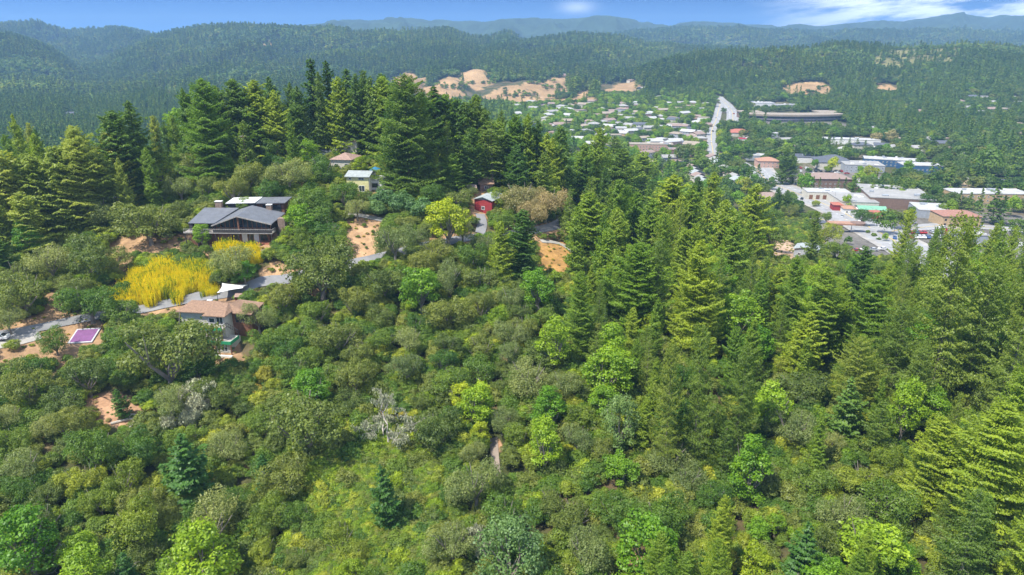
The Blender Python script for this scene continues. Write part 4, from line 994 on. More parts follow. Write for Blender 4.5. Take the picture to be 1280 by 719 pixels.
# lorry
p = site(1071, 267); t = tag(empty('box_truck', (p[0], p[1], p[2] + .3), R(58)), 'white box truck parked in front of the orange-roofed shop', 'truck')
MB().box(-3.2, 3, -1.2, 1.2, .8, 3.4).build('cargo_box', CARM['white'], t); MB().box(3.05, 4.8, -1.1, 1.1, .6, 2.6).build('cab', CARM['white'], t); MB().box(4.81, 4.86, -.95, .95, 1.5, 2.4).build('windscreen', GLASS, t)
for a in (-2.2, 3.9):
    for s in (-1, 1): MB().tube([(a, s * 1.0, .45), (a, s * 1.2, .45)], [.45, .45], 12).build('wheel', TYRE, t)
# curved office
p = site(1000, 153)
t = tag(empty('curved_office_building', p), 'long curved office building with tan roof and dark window bands', 'building')
def arc(r0, r1, z0, z1, a0, a1, n=28):
    m = MB(); c = (0, 175)
    P = []
    for i in range(n + 1):
        a = a0 + (a1 - a0) * i / n
        P.append([(c[0] + r * math.sin(a), c[1] - r * math.cos(a), z) for r, z in ((r0, z0), (r1, z0), (r1, z1), (r0, z1))])
    for q in P: m.v += q
    for i in range(n):
        for k in range(4): m.f.append((i * 4 + k, i * 4 + (k + 1) % 4, (i + 1) * 4 + (k + 1) % 4, (i + 1) * 4 + k))
    m.f.append((0, 3, 2, 1)); m.f.append((4 * n, 4 * n + 1, 4 * n + 2, 4 * n + 3)); return m
arc(150, 175, -4, 7.4, -.375, .375).build('wall', paint('office_wall', (.24, .22, .25)), t)
for z in (1.0, 4.6): arc(174.8, 175.25, z, z + 1.8, -.37, .37).build('window_band', GLASS, t)
arc(148, 176.5, 7.42, 9.6, -.38, .38).build('roof', RTN, t)
for sx in (-1, 1):
    MB().box(min(sx * 40, sx * 66), max(sx * 40, sx * 66), 34, 58, -4, 8.4).build('wing_wall', BRW, t); MB().box(min(sx * 38, sx * 67), max(sx * 38, sx * 67), 32, 59, 8.42, 9.9).build('wing_roof', RTN, t)
NOGO.append((p[0], p[1] + 15, 60))
# townhouse rows
for (a, b, n, rw) in (((893, 203), (925, 233), 9, 'right-hand'), ((866, 216), (882, 236), 6, 'left-hand')):
    for i in range(n):
        f = i / (n - 1); house(a[0] + (b[0] - a[0]) * f, a[1] + (b[1] - a[1]) * f, 15 + 3 * f, 'grey-brown gabled townhouse, number %d from the far end of the %s row' % (i + 1, rw), (RPK, RGR, RL)[i % 3], CRM, d=8, h=5, kind='gable_front', rz=12, grp='townhouses in stepped rows', name='townhouse', parts=False)

# --- small houses scattered in the valley and on the far slopes
HS = """767 98 803 111 790 101 797 115 824 122 828 127 836 130 853 130 882 131 849 137 878 138 840 149 872 147 849 162 861 163 872 168 734 154 755 154 730 160 734 166 753 172 715 166 709 148 692 143 669 156
740 130 778 131 778 136 765 141 794 134 807 132 811 197 811 206 838 203 851 205 705 94 714 95 722 94 645 95 652 97 660 97 668 98 676 97 560 76 567 79 573 83 546 82 680 152 700 136 720 140 745 146 760 160 785 150 800 160 815 150
828 160 842 172 790 168 770 174 1268 94 1216 124 1203 130 1209 138 1226 143 1243 131 1272 124 1277 131 1136 134 1151 141 1276 158 1276 171 1176 182 1184 176 1118 166 1092 163 1115 187 1102 184 1240 140 1232 124 1260 140 1160 178 1190 188 1205 196
85 145 92 147 395 96 405 98 400 104 330 60 870 155 886 158 858 145 830 141 812 143 795 142 776 146 752 138 728 134 1125 176 1145 188 862 186 876 178 845 178 700 160 690 168 722 176 742 182 762 186 965 172 985 178 1000 186 1052 190 1078 187"""
hv = list(map(float, HS.split())); HL = list(zip(hv[::2], hv[1::2]))
qr = random.Random(77)
while len(HL) < len(hv) // 2 + 48:
    a_, b_ = qr.uniform(645, 880), qr.uniform(128, 188)
    if b_ > 150 + (a_ - 645) * .18: continue
    if all(abs(a_ - x_) > 8 or abs(b_ - y_) > 3.2 for x_, y_ in HL): HL.append((a_, b_))
wl = [CRM, WHW, WHW, TANW, GYW, PKW]; rl = [RGR, RWH, RTN, RPK, RDK, RPK, RWH, RGR]
rn = {id(RGR): 'light grey', id(RWH): 'white', id(RTN): 'tan', id(RPK): 'pinkish-brown', id(RDK): 'dark'}
wn = {id(CRM): 'cream', id(WHW): 'white', id(TANW): 'tan', id(GYW): 'grey', id(PKW): 'salmon'}
HOUSES = []
rr = random.Random(5)
for px, py in HL:
    w = wl[rr.randrange(6)]; rf = rl[rr.randrange(8)]
    x, y, z = hit(px, py + 1.5)
    wpx = rr.uniform(12, 19) / (y * cp - z * sp) * F * (1.15 if y > 1300 else 1)
    t = house(px, py + 1.5, wpx, 'x', rf, w, d=rr.uniform(9, 13), h=rr.choice([3.2, 3.4, 5.6]), kind=rr.choice(['gable', 'hip', 'gable', 'flat']), rz=rr.uniform(-40, 40), grp='houses scattered in the valley', win=(1 if y < 900 else 0), parts=False)
    HOUSES.append(dict(o=t, adj=rn[id(rf)] + '-roofed ' + wn[id(w)], px=px, py=py))
KEEP = np.vstack([KEEP, [(q['px'] - 4.5, q['py'] - 4.5, q['px'] + 4.5, q['py'] - .8, q['o'].location.y) for q in HOUSES if q['py'] > 100]])
# ------------------------------------------------------------------ more trees
nf = fill(16000, 62, 230, -60, 1340, 210)
nf2 = fill(6000, 228, 430, -60, 1340, 150)
# individually placed valley trees (the nearest ones); the rest of the valley wood is one mass
nv = 0
VAL = [[t['x'] for t in TREES], [t['y'] for t in TREES], [t['w'] for t in TREES]]
for _ in range(9000):
    if nv >= 330: break
    Y = math.exp(random.uniform(math.log(430), math.log(760))); px = random.uniform(580, 1310)
    x = (px - CX) / F * Y * 1.0; z = float(H(x, Y)); ppx, ppy = project(x, Y, z)
    k = random.choice('GGGOBDDGOG') if ppx < 1100 else random.choice('GGDOGODG')
    nm = KINDS[k][2]
    if count_of.get(nm, 0) > 296: continue
    form = KINDS[k][0]
    if form in CW: h = random.uniform(11, 19); w = h * .36
    else: w = random.uniform(7, 12); h = w * .95
    if not far_enough(x, Y, w, VAL, .40): continue
    if clear_here(x, Y, w) or blocks(x, Y, w, h * .8): continue
    plant(k, x, Y, w, h, 1); VAL[0].append(x); VAL[1].append(Y); VAL[2].append(w); nv += 1
print('fill', nf, nf2, nv, count_of)

# ------------------------------------------------------------------ ground
NT, NR = 620, 640
th = np.linspace(R(-58), R(58), NT); rad = np.exp(np.linspace(math.log(30), math.log(7000), NR))
TH, RA = np.meshgrid(th, rad, indexing='ij')
GX = RA * np.sin(TH); GY = RA * np.cos(TH)
GZ = H(GX, GY)
idx = np.arange(NT * NR).reshape(NT, NR)
Q = np.stack([idx[:-1, :-1], idx[:-1, 1:], idx[1:, 1:], idx[1:, :-1]], -1).reshape(-1, 4)[:, ::-1]
jx = GX + (fbm(GX / 6, GY / 6, 40, 3)) * np.clip(RA * .03, 2, 40); jy = GY + (fbm(GX / 6, GY / 6, 50, 3)) * np.clip(RA * .03, 2, 40)
col = np.zeros((NT, NR, 4)); col[..., 3] = 1
base_n = fbm(GX / 14, GY / 14, 60, 3)[..., None]; valley = (np.clip((RA - 380) / 80, 0, 1) * np.clip((1500 - RA) / 300, 0, 1))[..., None]
c_for = np.array([.060, .070, .024]) * (1 + base_n); c_lit = np.array([.14, .10, .055]) * (1 + base_n * .8)
m_l = np.clip(base_n * 3 + .35, 0, 1)
c = c_for * (1 - m_l) + c_lit * m_l
vb = fbm(GX / 25, GY / 25, 70, 3)[..., None]
c_val = np.where(vb > .08, np.array([.17, .15, .11]), np.array([.075, .085, .035]))
c = c * (1 - valley * .75) + c_val * valley * .75
c_far = np.array([.038, .062, .030]) * (1 + .9 * fbm(GX / 90, GY / 90, 80, 4)[..., None])
fm = np.clip((RA - 1500) / 400, 0, 1)[..., None]
c = c * (1 - fm) + c_far * fm
KC = {'dirt': (.34, .215, .12), 'gold': (.38, .215, .075), 'pink': (.40, .28, .19), 'red': (.34, .20, .12), 'grass': (.13, .20, .03), 'weeds': (.16, .17, .035), 'dry': (.36, .235, .12), 'drytan': (.32, .24, .15), 'scrub': (.19, .18, .07), 'lot': (.16, .148, .13)}
for k, p in CP:
    m_ = inside(p, jx, jy)
    v = 1 + .5 * fbm(GX / 5, GY / 5, 90, 3) if k != 'dry' else 1 + .35 * fbm(GX / 22, GY / 22, 91, 4)
    c[m_] = (np.array(KC[k]) * v[..., None])[m_]
for p in GOLDP: c[inside(p, jx, jy)] = (.16, .13, .05)
vm = inside(VINEP, jx, jy); c[vm] = (.08, .12, .02)
col[..., :3] = np.clip(c, .005, 1)
bare = np.zeros((NT, NR))
for k, p in CP: bare[inside(p, jx, jy)] = 1
gm_ = new_mesh('ground', np.stack([GX, GY, GZ], -1).reshape(-1, 3), Q, {'cover': ('POINT', 'FLOAT_COLOR', col.reshape(-1, 4))}, True)
m, nt, b = mat_base('earth')
at = N(nt, 'ShaderNodeAttribute', attribute_name='cover')
n1 = noise(nt, .35, 8, rough=.7); n2 = noise(nt, .02, 6, rough=.65)
c1 = mixc(nt, 1.0, at.outputs['Color'], ramp(nt, n1, (.3, .62), (.7, 1.35)), 'MULTIPLY')
c2 = mixc(nt, 1.0, c1, ramp(nt, n2, (.35, .75), (.65, 1.2)), 'MULTIPLY')
nt.links.new(c2, b.inputs['Base Color']); b.inputs['Roughness'].default_value = .95; b.inputs['Specular IOR Level'].default_value = .1
bp = N(nt, 'ShaderNodeBump'); bp.inputs['Strength'].default_value = .6; bp.inputs['Distance'].default_value = .6
nt.links.new(n1, bp.inputs['Height']); nt.links.new(bp.outputs[0], b.inputs['Normal'])
g = link('ground', gm_, mat=m); g['kind'] = 'structure'

# ------------------------------------------------------------------ roads
def roadmat(nm, c, spots=None):
    m, nt, b = mat_base(nm)
    cc = mixc(nt, ramp(nt, noise(nt, .25, 6), (.35, 0.), (.65, 1.)), tuple(x * .82 for x in c), tuple(x * 1.15 for x in c))
    nt.links.new(cc, b.inputs['Base Color']); b.inputs['Roughness'].default_value = .9; return m
RM = {'pave': roadmat('drive_asphalt', (.20, .20, .205)), 'conc': roadmat('pale_concrete', (.34, .32, .29)), 'dirtroad': roadmat('trail_gravel', (.25, .20, .165)), 'road': roadmat('road_asphalt', (.30, .30, .30)), 'line': plain('road_paint', (.7, .7, .68), .7, .1, 1), 'yline': plain('road_paint_yellow', (.6, .42, .08), .7, .1, 1)}
def ribbon(name, pts, w, lift, mat, off=0.0, dash=None, kind='structure', label=None, thick=None):
    P = [np.array(p) for p in pts]
    # Catmull-Rom through the points
    out = []
    for i in range(len(P) - 1):
        p0 = P[max(i - 1, 0)]; p1 = P[i]; p2 = P[i + 1]; p3 = P[min(i + 2, len(P) - 1)]
        n = max(2, int(np.hypot(*(p2 - p1)) / 2.0))
        for t in np.arange(n) / n:
            out.append(.5 * ((2 * p1) + (-p0 + p2) * t + (2 * p0 - 5 * p1 + 4 * p2 - p3) * t ** 2 + (-p0 + 3 * p1 - 3 * p2 + p3) * t ** 3))
    out.append(P[-1]); C = np.array(out)
    T = np.gradient(C, axis=0); T /= np.linalg.norm(T, axis=1)[:, None] + 1e-9; Nn = np.stack([T[:, 1], -T[:, 0]], 1)
    k = 5; V = []
    offs = np.linspace(-w / 2, w / 2, k)
    hc = H(C[:, 0], C[:, 1])
    hs = np.convolve(np.pad(hc, 6, mode='edge'), np.ones(13) / 13, 'valid')
    for o_ in offs:
        q = C + Nn * (o_ + off)
        V.append(np.stack([q[:, 0], q[:, 1], (H(q[:, 0], q[:, 1]) + .06 if w < 8 else np.maximum(H(q[:, 0], q[:, 1]), hs)) + lift], 1))
    V = np.array(V).transpose(1, 0, 2).reshape(-1, 3); n = len(C); Fq = []
    acc = 0
    for i in range(n - 1):
        acc += np.hypot(*(C[i + 1] - C[i]))
        if dash and (acc % (dash * 2)) > dash: continue
        for j in range(k - 1): Fq.append((i * k + j, i * k + j + 1, (i + 1) * k + j + 1, (i + 1) * k + j))
    Fq = np.array(Fq)[:, ::-1] if len(Fq) else np.zeros((0, 4), int)
    o = link(name, new_mesh(name, V, Fq), mat=mat)
    if kind: o['kind'] = kind
    return o
for n_, w_, m_, px_, l_ in ROADS:
    pts = [hit(*q)[:2] for q in px_]
    if m_ == 'road' and w_ > 12:
        if w_ > 20: o = ribbon('pavement', pts, w_ + 6, l_ - .06, RM['conc'])
    r_ = ribbon(n_, pts, w_, l_, RM[m_])
    if m_ == 'road':
        for off in ((-w_ / 4, w_ / 4) if w_ > 12 else ()):
            l = ribbon('lane_line', pts, .35, l_ + .05, RM['line'], off, 4, None); l.parent = r_
        l = ribbon('centre_line', pts, .5, l_ + .05, RM['yline'], 0, None, None); l.parent = r_

# ------------------------------------------------------------------ masses nobody could count
def proto_col(name, items):
    c = bpy.data.collections.new(name)
    for i, (me, mt) in enumerate(items):
        me2 = me.copy(); me2.materials.clear(); me2.materials.append(mt)
        o = bpy.data.objects.new('%s_%02d' % (name, i), me2); c.objects.link(o)
    return c
def scatter(name, label, X, Y, scl, idx_, pc, zoff=None, up=None):
    n = len(X); Z = H(X, Y) + (zoff if zoff is not None else 0)
    m = bpy.data.meshes.new(name); m.vertices.add(n); m.vertices.foreach_set('co', np.stack([X, Y, Z], 1).astype(np.float32).ravel())
    a = m.attributes.new('scl', 'FLOAT_VECTOR', 'POINT'); a.data.foreach_set('vector', np.asarray(scl, np.float32).ravel())
    a = m.attributes.new('rotz', 'FLOAT_VECTOR', 'POINT'); rz = np.zeros((n, 3), np.float32); rz[:, 2] = rng.random(n) * 6.28; a.data.foreach_set('vector', rz.ravel())
    a = m.attributes.new('pick', 'INT', 'POINT'); a.data.foreach_set('value', np.asarray(idx_, np.int32))
    o = bpy.data.objects.new(name, m); COL.objects.link(o); tag(o, label, None, None, 'stuff')
    ng = bpy.data.node_groups.new(name, 'GeometryNodeTree'); ng.interface.new_socket('Geometry', in_out='INPUT', socket_type='NodeSocketGeometry'); ng.interface.new_socket('Geometry', in_out='OUTPUT', socket_type='NodeSocketGeometry')
    i = ng.nodes.new('NodeGroupInput'); u = ng.nodes.new('NodeGroupOutput'); ip = ng.nodes.new('GeometryNodeInstanceOnPoints'); ci = ng.nodes.new('GeometryNodeCollectionInfo')
    ci.inputs[0].default_value = pc; ci.inputs[1].default_value = True; ci.inputs[2].default_value = True
    def na(t, nm):
        q = ng.nodes.new('GeometryNodeInputNamedAttribute'); q.data_type = t; q.inputs[0].default_value = nm; return q.outputs[0]
    ng.links.new(i.outputs[0], ip.inputs['Points']); ng.links.new(ci.outputs[0], ip.inputs['Instance']); ip.inputs['Pick Instance'].default_value = True
    ng.links.new(na('INT', 'pick'), ip.inputs['Instance Index']); ng.links.new(na('FLOAT_VECTOR', 'scl'), ip.inputs['Scale'])
    ng.links.new(na('FLOAT_VECTOR', 'rotz'), ip.inputs['Rotation'])
    ng.links.new(ip.outputs[0], u.inputs[0])
    md = o.modifiers.new('scatter', 'NODES'); md.node_group = ng
    return o
def grid_pts(Y0, Y1, p0, p1, spacing_at, n):
    """random points, uniform over the ground, thinned by a spacing that grows with distance"""
    Y = np.sqrt(rng.uniform(Y0 ** 2, Y1 ** 2, n)); px = rng.uniform(p0, p1, n)
    X = (px - CX) / F * Y; X = (px - CX) / F * (Y * cp - H(X, Y) * sp)
    return X, Y, px
def free(X, Y, w, trees=False):
    ok = np.ones(len(X), bool)
    for k, p in CP:
        if k in ('weeds', 'grass', 'scrub'): continue
        ok &= ~inside(p, X, Y)
    for p in GOLDP: ok &= ~inside(p, X, Y)
    for i in range(0, len(RP), 1):
        ok &= (np.abs(X - RP[i, 0]) > RP[i, 2] + w) | (np.abs(Y - RP[i, 1]) > RP[i, 2] + w)
    for x, y, r in NOGO: ok &= (X - x) ** 2 + (Y - y) ** 2 > (r * .95 + w) ** 2
    return ok
def openview(X, Y, w, h, amt=.5, low=False):
    Z = H(X, Y); xa, ya = project(X, Y, Z + h * .8); xb, yb = project(X, Y, Z); wp = w / 2 * F / (Y * cp - Z * sp) * amt
    bad = np.zeros(len(X), bool)
    j1 = rng.random(len(X)); j2 = rng.random(len(X))
    for k in KEEP:
        if low and k[4] in (110, 130, 145): continue
        jw = (k[2] - k[0]) * .16; jh = (k[3] - k[1]) * .3
        bad |= (xa + wp > k[0] + jw * j1) & (xa - wp < k[2] - jw * j2) & (yb > k[1] + jh * (j2 if not low else 0)) & (ya < k[3] - jh * j1) & (Y < k[4])
    return ~bad
def seen(X, Y, h):
    """drop what stands behind a ridge for every camera near this one"""
    q = np.exp(np.linspace(math.log(300), math.log(8000), 260)); az = np.linspace(-1.0, 1.0, 300)
    A, Qy = np.meshgrid(az, q, indexing='ij'); E = H(A * Qy, Qy) / Qy
    M = np.maximum.accumulate(E, 1)
    i = np.clip(((X / Y + 1) / 2 * 299).astype(int), 0, 299); j = np.clip(((np.log(Y) - math.log(300)) / (math.log(8000) - math.log(300)) * 259).astype(int) - 1, 0, 259)
    return (H(X, Y) + h) / Y > M[i, j] - .002

# valley and hill woods
lodA = proto_col('valley_tree_kinds', [(PROTO['mid_round'][i % 4][0], LM[k]) for i, k in enumerate(['V', 'G', 'O', 'V', 'vine', 'B', 'V', 'G', 'V'])] + [(PROTO['mid_conifer'][i % 3][0], LM[k]) for i, k in enumerate('DDG')])
nA = 60000
X, Y, px = grid_pts(430, 1350, -60, 1340, None, nA)
ppx, ppy = project(X, Y, H(X, Y))
left = ppx < 560
lit = rng.random(len(X))
town = (~left) & (Y < 1250) & (ppx < 900)
keep = (left) | (rng.random(len(X)) < np.where(town, .6, np.where(ppx < 1080, .75, .95)))
near_ind = (Y < 760) & (~left); keep &= ~(near_ind & (rng.random(len(X)) > .55))
X, Y, ppx, left, town = X[keep], Y[keep], ppx[keep], left[keep], town[keep]
con = (rng.random(len(X)) < np.where(left, .6, np.where(town, .10, .13)))
h = np.where(con, rng.uniform(14, 26, len(X)), rng.uniform(6, 11, len(X))); h = np.where(town & ~con, h * .8, h); w = np.where(con, h * .42, h * rng.uniform(1.0, 1.35, len(X)))
ok = free(X, Y, w * .15) & openview(X, Y, w, h) & seen(X, Y, 30)
t_xy = [(t['x'], t['y'], t['w']) for t in TREES if t['y'] > 380]
for x, y, r in t_xy: ok &= (X - x) ** 2 + (Y - y) ** 2 > (r * .45 + 3) ** 2
X, Y, con, h, w, ppx, town, left = [a[ok] for a in (X, Y, con, h, w, ppx, town, left)]
r_ = rng.random(len(X))
pk = np.where(con, 9 + (rng.random(len(X)) * 3).astype(int), np.where(town & (r_ < .40), np.where(r_ < .2, 5, 4), (r_ * 9).astype(int)))
r4 = rng.random(len(X)); pk = np.where((~town) & ((pk == 4) | (pk == 5)) & (r4 < .75), 0, pk)
pk = np.where(con & left, 9 + (rng.random(len(X)) * 2).astype(int), pk)
wc = WID['valley_conifer_crown']; wr = WID['valley_tree_crown']; scl = np.stack([np.where(con, w / wc, w / wr), np.where(con, w / wc, w / wr), np.where(con, h, h / .95)], 1)
scatter('valley_woods', 'mixed trees filling the valley floor and the slopes round the town', X, Y, scl, pk, lodA)
print('valley woods', len(X))

lodB = proto_col('hill_tree_kinds', [(PROTO['far_round'][i % 3][0], LM[k]) for i, k in enumerate('VVGGOT')] + [(PROTO['far_conifer'][i % 3][0], LM[k]) for i, k in enumerate('DDDFL')])
X, Y, px = grid_pts(1300, 4200, -80, 1360, None, 300000)
ppx, ppy = project(X, Y, H(X, Y))
sp_ = np.clip(Y / 2400, .75, 1.6)
keep = rng.random(len(X)) < (1 / sp_ ** 2) * .78
X, Y, ppx, ppy, sp_ = [a[keep] for a in (X, Y, ppx, ppy, sp_)]
mixn = fbm(X / 200, Y / 200, 33, 3)
con = rng.random(len(X)) < np.clip(.55 + mixn * 2.6 - .35 * ((Y < 1750) & (ppx > 1000)), .1, .95)
h = np.where(con, rng.uniform(15, 30, len(X)), rng.uniform(8, 14, len(X))) * (.75 + .25 * sp_) * np.where((Y < 1750) & (ppx > 850), .72, 1); w = np.where(con, h * .42, h * 1.2) * (.8 + .25 * sp_)
ok = seen(X, Y, 34)
X, Y, con, h, w, ppx = [a[ok] for a in (X, Y, con, h, w, ppx)]
ok = free(X, Y, w * .3) & openview(X, Y, w, h)
scr = inside([p for k, p in CP if k == 'scrub'][0], X, Y) & (rng.random(len(X)) < .8)
ok &= ~scr
X, Y, con, h, w, ppx = [a[ok] for a in (X, Y, con, h, w, ppx)]
r_ = rng.random(len(X))
pz = np.clip(r_ * .5 + (fbm(X / 170, Y / 170, 44, 3) + .22) * 1.4, 0, .999)
pk = np.where(con, 6 + (pz * 5).astype(int), (pz * 6).astype(int))
wc = WID['far_conifer_crown']; wr = WID['far_round_crown']; scl = np.stack([np.where(con, w / wc, w / wr), np.where(con, w / wc, w / wr), np.where(con, h, h / .92)], 1)
scatter('hill_forest', 'dense conifer forest covering the hazy hills', X, Y, scl, pk, lodB)
print('hill forest', len(X))

# dark dots of oak and gully brush on the dry hills
bx = []
for px_, py_, n_ in ((520, 107, 14), (575, 112, 16), (560, 108, 8), (612, 104, 10), (668, 104, 12), (655, 119, 8), (690, 110, 14), (700, 117, 9), (640, 121, 10), (585, 106, 6), (1008, 118, 10), (1020, 112, 4), (630, 115, 3), (683, 100, 4)):
    for i in range(n_):
        q = hit(px_ + random.gauss(0, 7), py_ + random.gauss(0, 1.6)); bx.append((q[0], q[1]))
bx = np.array(bx); s = rng.uniform(4, 9, len(bx))
scatter('gully_brush', 'dark brush in the gullies of the dry golden hills', bx[:, 0], bx[:, 1], np.stack([s, s, s * .8], 1), (rng.random(len(bx)) * 5).astype(int), lodA)

# undergrowth between the near trees
ug = proto_col('undergrowth_kinds', [(PROTO['shrub'][i % 3][0], LM[k]) for i, k in enumerate(['G', 'O', 'T', 'G', 'O', 'vine'])])
X, Y, px = grid_pts(62, 420, -60, 1340, None, 42000)
w = rng.uniform(1.8, 5.2, len(X)); ok = free(X, Y, w * .3) & openview(X, Y, w, w * .6, .3, True)
dn = fbm(X / 18, Y / 18, 5, 3); ok &= dn > -.36
X, Y, w = X[ok], Y[ok], w[ok]
scatter('undergrowth', 'low green undergrowth covering the ground between the trees', X, Y, np.stack([w, w, w * rng.uniform(.7, 1.2, len(w))], 1), (rng.random(len(X)) * 5.6).astype(int), ug, -.1)
# lime-green vine thicket
q0 = VINEP.min(0); q1 = VINEP.max(0)
X = rng.uniform(q0[0], q1[0], 9000); Y = rng.uniform(q0[1], q1[1], 9000); ok = inside(VINEP, X + 3 * fbm(X / 4, Y / 4, 7), Y); X, Y = X[ok], Y[ok]
n = min(len(X), 2600); X, Y = X[:n], Y[:n]; w = rng.uniform(1.2, 3.6, n)
vg = proto_col('vine_kinds', [(PROTO['shrub'][i % 3][0], LM[k]) for i, k in enumerate(['vine', 'G', 'T', 'O'])])
hn = np.clip(fbm(X / 5, Y / 5, 13, 2) * 3 + .6, 0, 2)
scatter('vine_thicket', 'lime-green vine thicket sprawling round the young dark fir', X, Y, np.stack([w, w, w * .8], 1), np.clip((rng.random(n) ** 1.3 * 4), 0, 3).astype(int), vg, hn)
# dry weeds on the bare ground
wx, wy = [], []
for k, p in CP:
    if k in ('dirt', 'red', 'pink', 'gold', 'weeds', 'grass'):
        a, b_ = p.min(0), p.max(0); n = int(min(700, (b_ - a).prod() * (.8 if k == 'weeds' else .12)))
        x = rng.uniform(a[0], b_[0], n); y = rng.uniform(a[1], b_[1], n); o_ = inside(p, x, y); wx += list(x[o_]); wy += list(y[o_])
X = np.array(wx); Y = np.array(wy); w = rng.uniform(.4, 1.1, len(X)); ok = np.ones(len(X), bool)
for x, y, r in NOGO: ok &= (X - x) ** 2 + (Y - y) ** 2 > r ** 2 * .5
for i in range(len(RP)): ok &= (X - RP[i, 0]) ** 2 + (Y - RP[i, 1]) ** 2 > (RP[i, 2] + .5) ** 2
X, Y, w = X[ok], Y[ok], w[ok]
wg = proto_col('weed_kinds', [(PROTO['shrub'][0][0], LM['orange']), (PROTO['shrub'][1][0], LM['T']), (PROTO['shrub'][2][0], LM['G']), (PROTO['shrub'][1][0], LM['R'])])
scatter('dry_weeds', 'scattered dry weeds and tufts on the bare earth', X, Y, np.stack([w, w, w * .7], 1), (rng.random(len(X)) * 4).astype(int), wg)

# yellow feathery thicket: upright plumes
def plume(name, seed):
    r = np.random.default_rng(seed); Ps, Ns, As = [], [], []
    for i in range(16):
        a = r.random() * 6.28; q = r.random() ** .5 * .42; tilt = np.array([math.cos(a), math.sin(a), 0]) * q * .5
        s = r.random(46); L = r.uniform(.6, 1.0)
        P = np.array([math.cos(a) * q, math.sin(a) * q, 0]) + s[:, None] * L * (np.array([0, 0, 1]) + tilt) + r.normal(0, .035, (46, 3)) * (1.1 - s[:, None])
        Ps.append(P); d = r.normal(0, 1, (46, 3)); d[:, 2] *= .3; Ns.append(d); As.append(np.tile([0, 0, 1.], (46, 1)) + r.normal(0, .25, (46, 3)))
    P = np.concatenate(Ps)
    return card_mesh(name, P, np.concatenate(Ns), .020, r, np.clip(.2 + .6 * P[:, 2] + .2 * r.normal(0, 1, len(P)), 0, 1), 2.2, np.concatenate(As), .3)
pg = proto_col('plume_kinds', [(plume('plume_a', 1), LM['gold']), (plume('plume_b', 2), LM['gold']), (plume('plume_c', 3), LM['gold']), (plume('plume_d', 4), LM['vine'])])
for gi, (p, n0, nm, lb) in enumerate(((GOLDP[0], 1500, 'yellow_shrubbery', 'brilliant yellow feathery shrubbery covering the slope above the driveway'), (GOLDP[1], 700, 'yellow_shrubbery', 'smaller patch of brilliant yellow shrubbery just below the dark hilltop house'))):
    a, b_ = p.min(0), p.max(0); X = rng.uniform(a[0], b_[0], 9000); Y = rng.uniform(a[1], b_[1], 9000); ok = inside(p, X, Y)
    for i in range(len(RP)): ok &= (X - RP[i, 0]) ** 2 + (Y - RP[i, 1]) ** 2 > (RP[i, 2] + .8) ** 2
    ok &= inside(p, X + 5 * fbm(X / 3, Y / 3, 61, 3), Y + 5 * fbm(X / 3, Y / 3, 62, 3)); X, Y = X[ok][:n0], Y[ok][:n0]
    hh = rng.uniform(1.8, 3.6, len(X)) * (1 + 1.3 * fbm(X / 4, Y / 4, 63, 3)); scatter(nm, lb, X, Y, np.stack([hh * .8, hh * .8, hh], 1), np.where(rng.random(len(X)) < .10 + .5 * (fbm(X / 3, Y / 3, 64, 2) < -.12), 3, (rng.random(len(X)) * 3).astype(int)), pg, -.1)

# ------------------------------------------------------------------ dead trees, fallen timber, poles
def dead_tree(px, yb, hpx, label, seed, moss=True, lean=0):
    r = random.Random(seed); x, y, z = hit(px, yb); hgt = hpx / F * (y * cp - z * sp)
    t = tag(empty('dead_tree', (x, y, z)), label, 'dead tree', None)
    b = MB(); tips = []
    def grow(p, d, L, rd, lv):
        pts = [p]; q = Vector(p); dd = Vector(d)
        for i in range(4):
            dd = (dd + Vector((r.gauss(0, .22), r.gauss(0, .22), r.gauss(0, .12)))).normalized(); q = q + dd * L / 4; pts.append(tuple(q)); tips.append((tuple(q), lv))
        b.tube(pts, [rd * (1 - .18 * i) for i in range(5)], 5)
        if lv < 4:
            for i in range(3 if lv < 2 else 2 + (r.random() < .6)):
                a = r.random() * 6.28; e = (Vector(pts[2 + r.randrange(3)]));
                nd = (dd * .55 + Vector((math.cos(a), math.sin(a), r.uniform(-.3, .5))) * .9).normalized()
                grow(tuple(e), nd, L * r.uniform(.55, .8), rd * .5, lv + 1)
    for s_ in range(2): grow((s_ * .5, 0, -.3), Vector((lean + r.gauss(0, .25), r.gauss(0, .2), 1)).normalized(), hgt * .42, hgt * .022, 0)
    b.build('trunk', DEADW, t)
    if moss:
        P, Nn, Al = [], [], []
        for (p, lv) in tips:
            if lv < 1: continue
            for k in range(7 if lv > 1 else 3): P.append((p[0] + r.gauss(0, .22), p[1] + r.gauss(0, .22), p[2] - abs(r.gauss(0, .55)))); Nn.append((r.gauss(0, 1), r.gauss(0, 1), .2)); Al.append((0, 0, 1))
        P = np.array(P); rg = np.random.default_rng(seed)
        link('hanging_moss', card_mesh('hanging_moss', P, np.array(Nn, float), .10, rg, rg.random(len(P)), 2.6, np.array(Al, float)), t, LM['lichen'])
dead_tree(482, 566, 92, 'large dead oak draped in pale moss in the middle of the wood', 3)
dead_tree(96, 700, 66, 'bleached grey dead tree behind the bright broadleaf in the bottom corner', 5, False)
dead_tree(143, 738, 56, 'smaller bleached dead snag at the bottom edge beside the young conifer', 8, False)
dead_tree(602, 695, 54, 'tan dead branches leaning against the big blue-green pine', 9, True, -.3)
dead_tree(262, 515, 56, 'pale lichen-covered dead tree below the brown-roofed house', 12)
dead_tree(235, 535, 44, 'leaning dead lichen tree beside the fallen timber', 14)
dead_tree(342, 735, 44, 'white dead shrub skeleton at the bottom among orange weeds', 15, False)
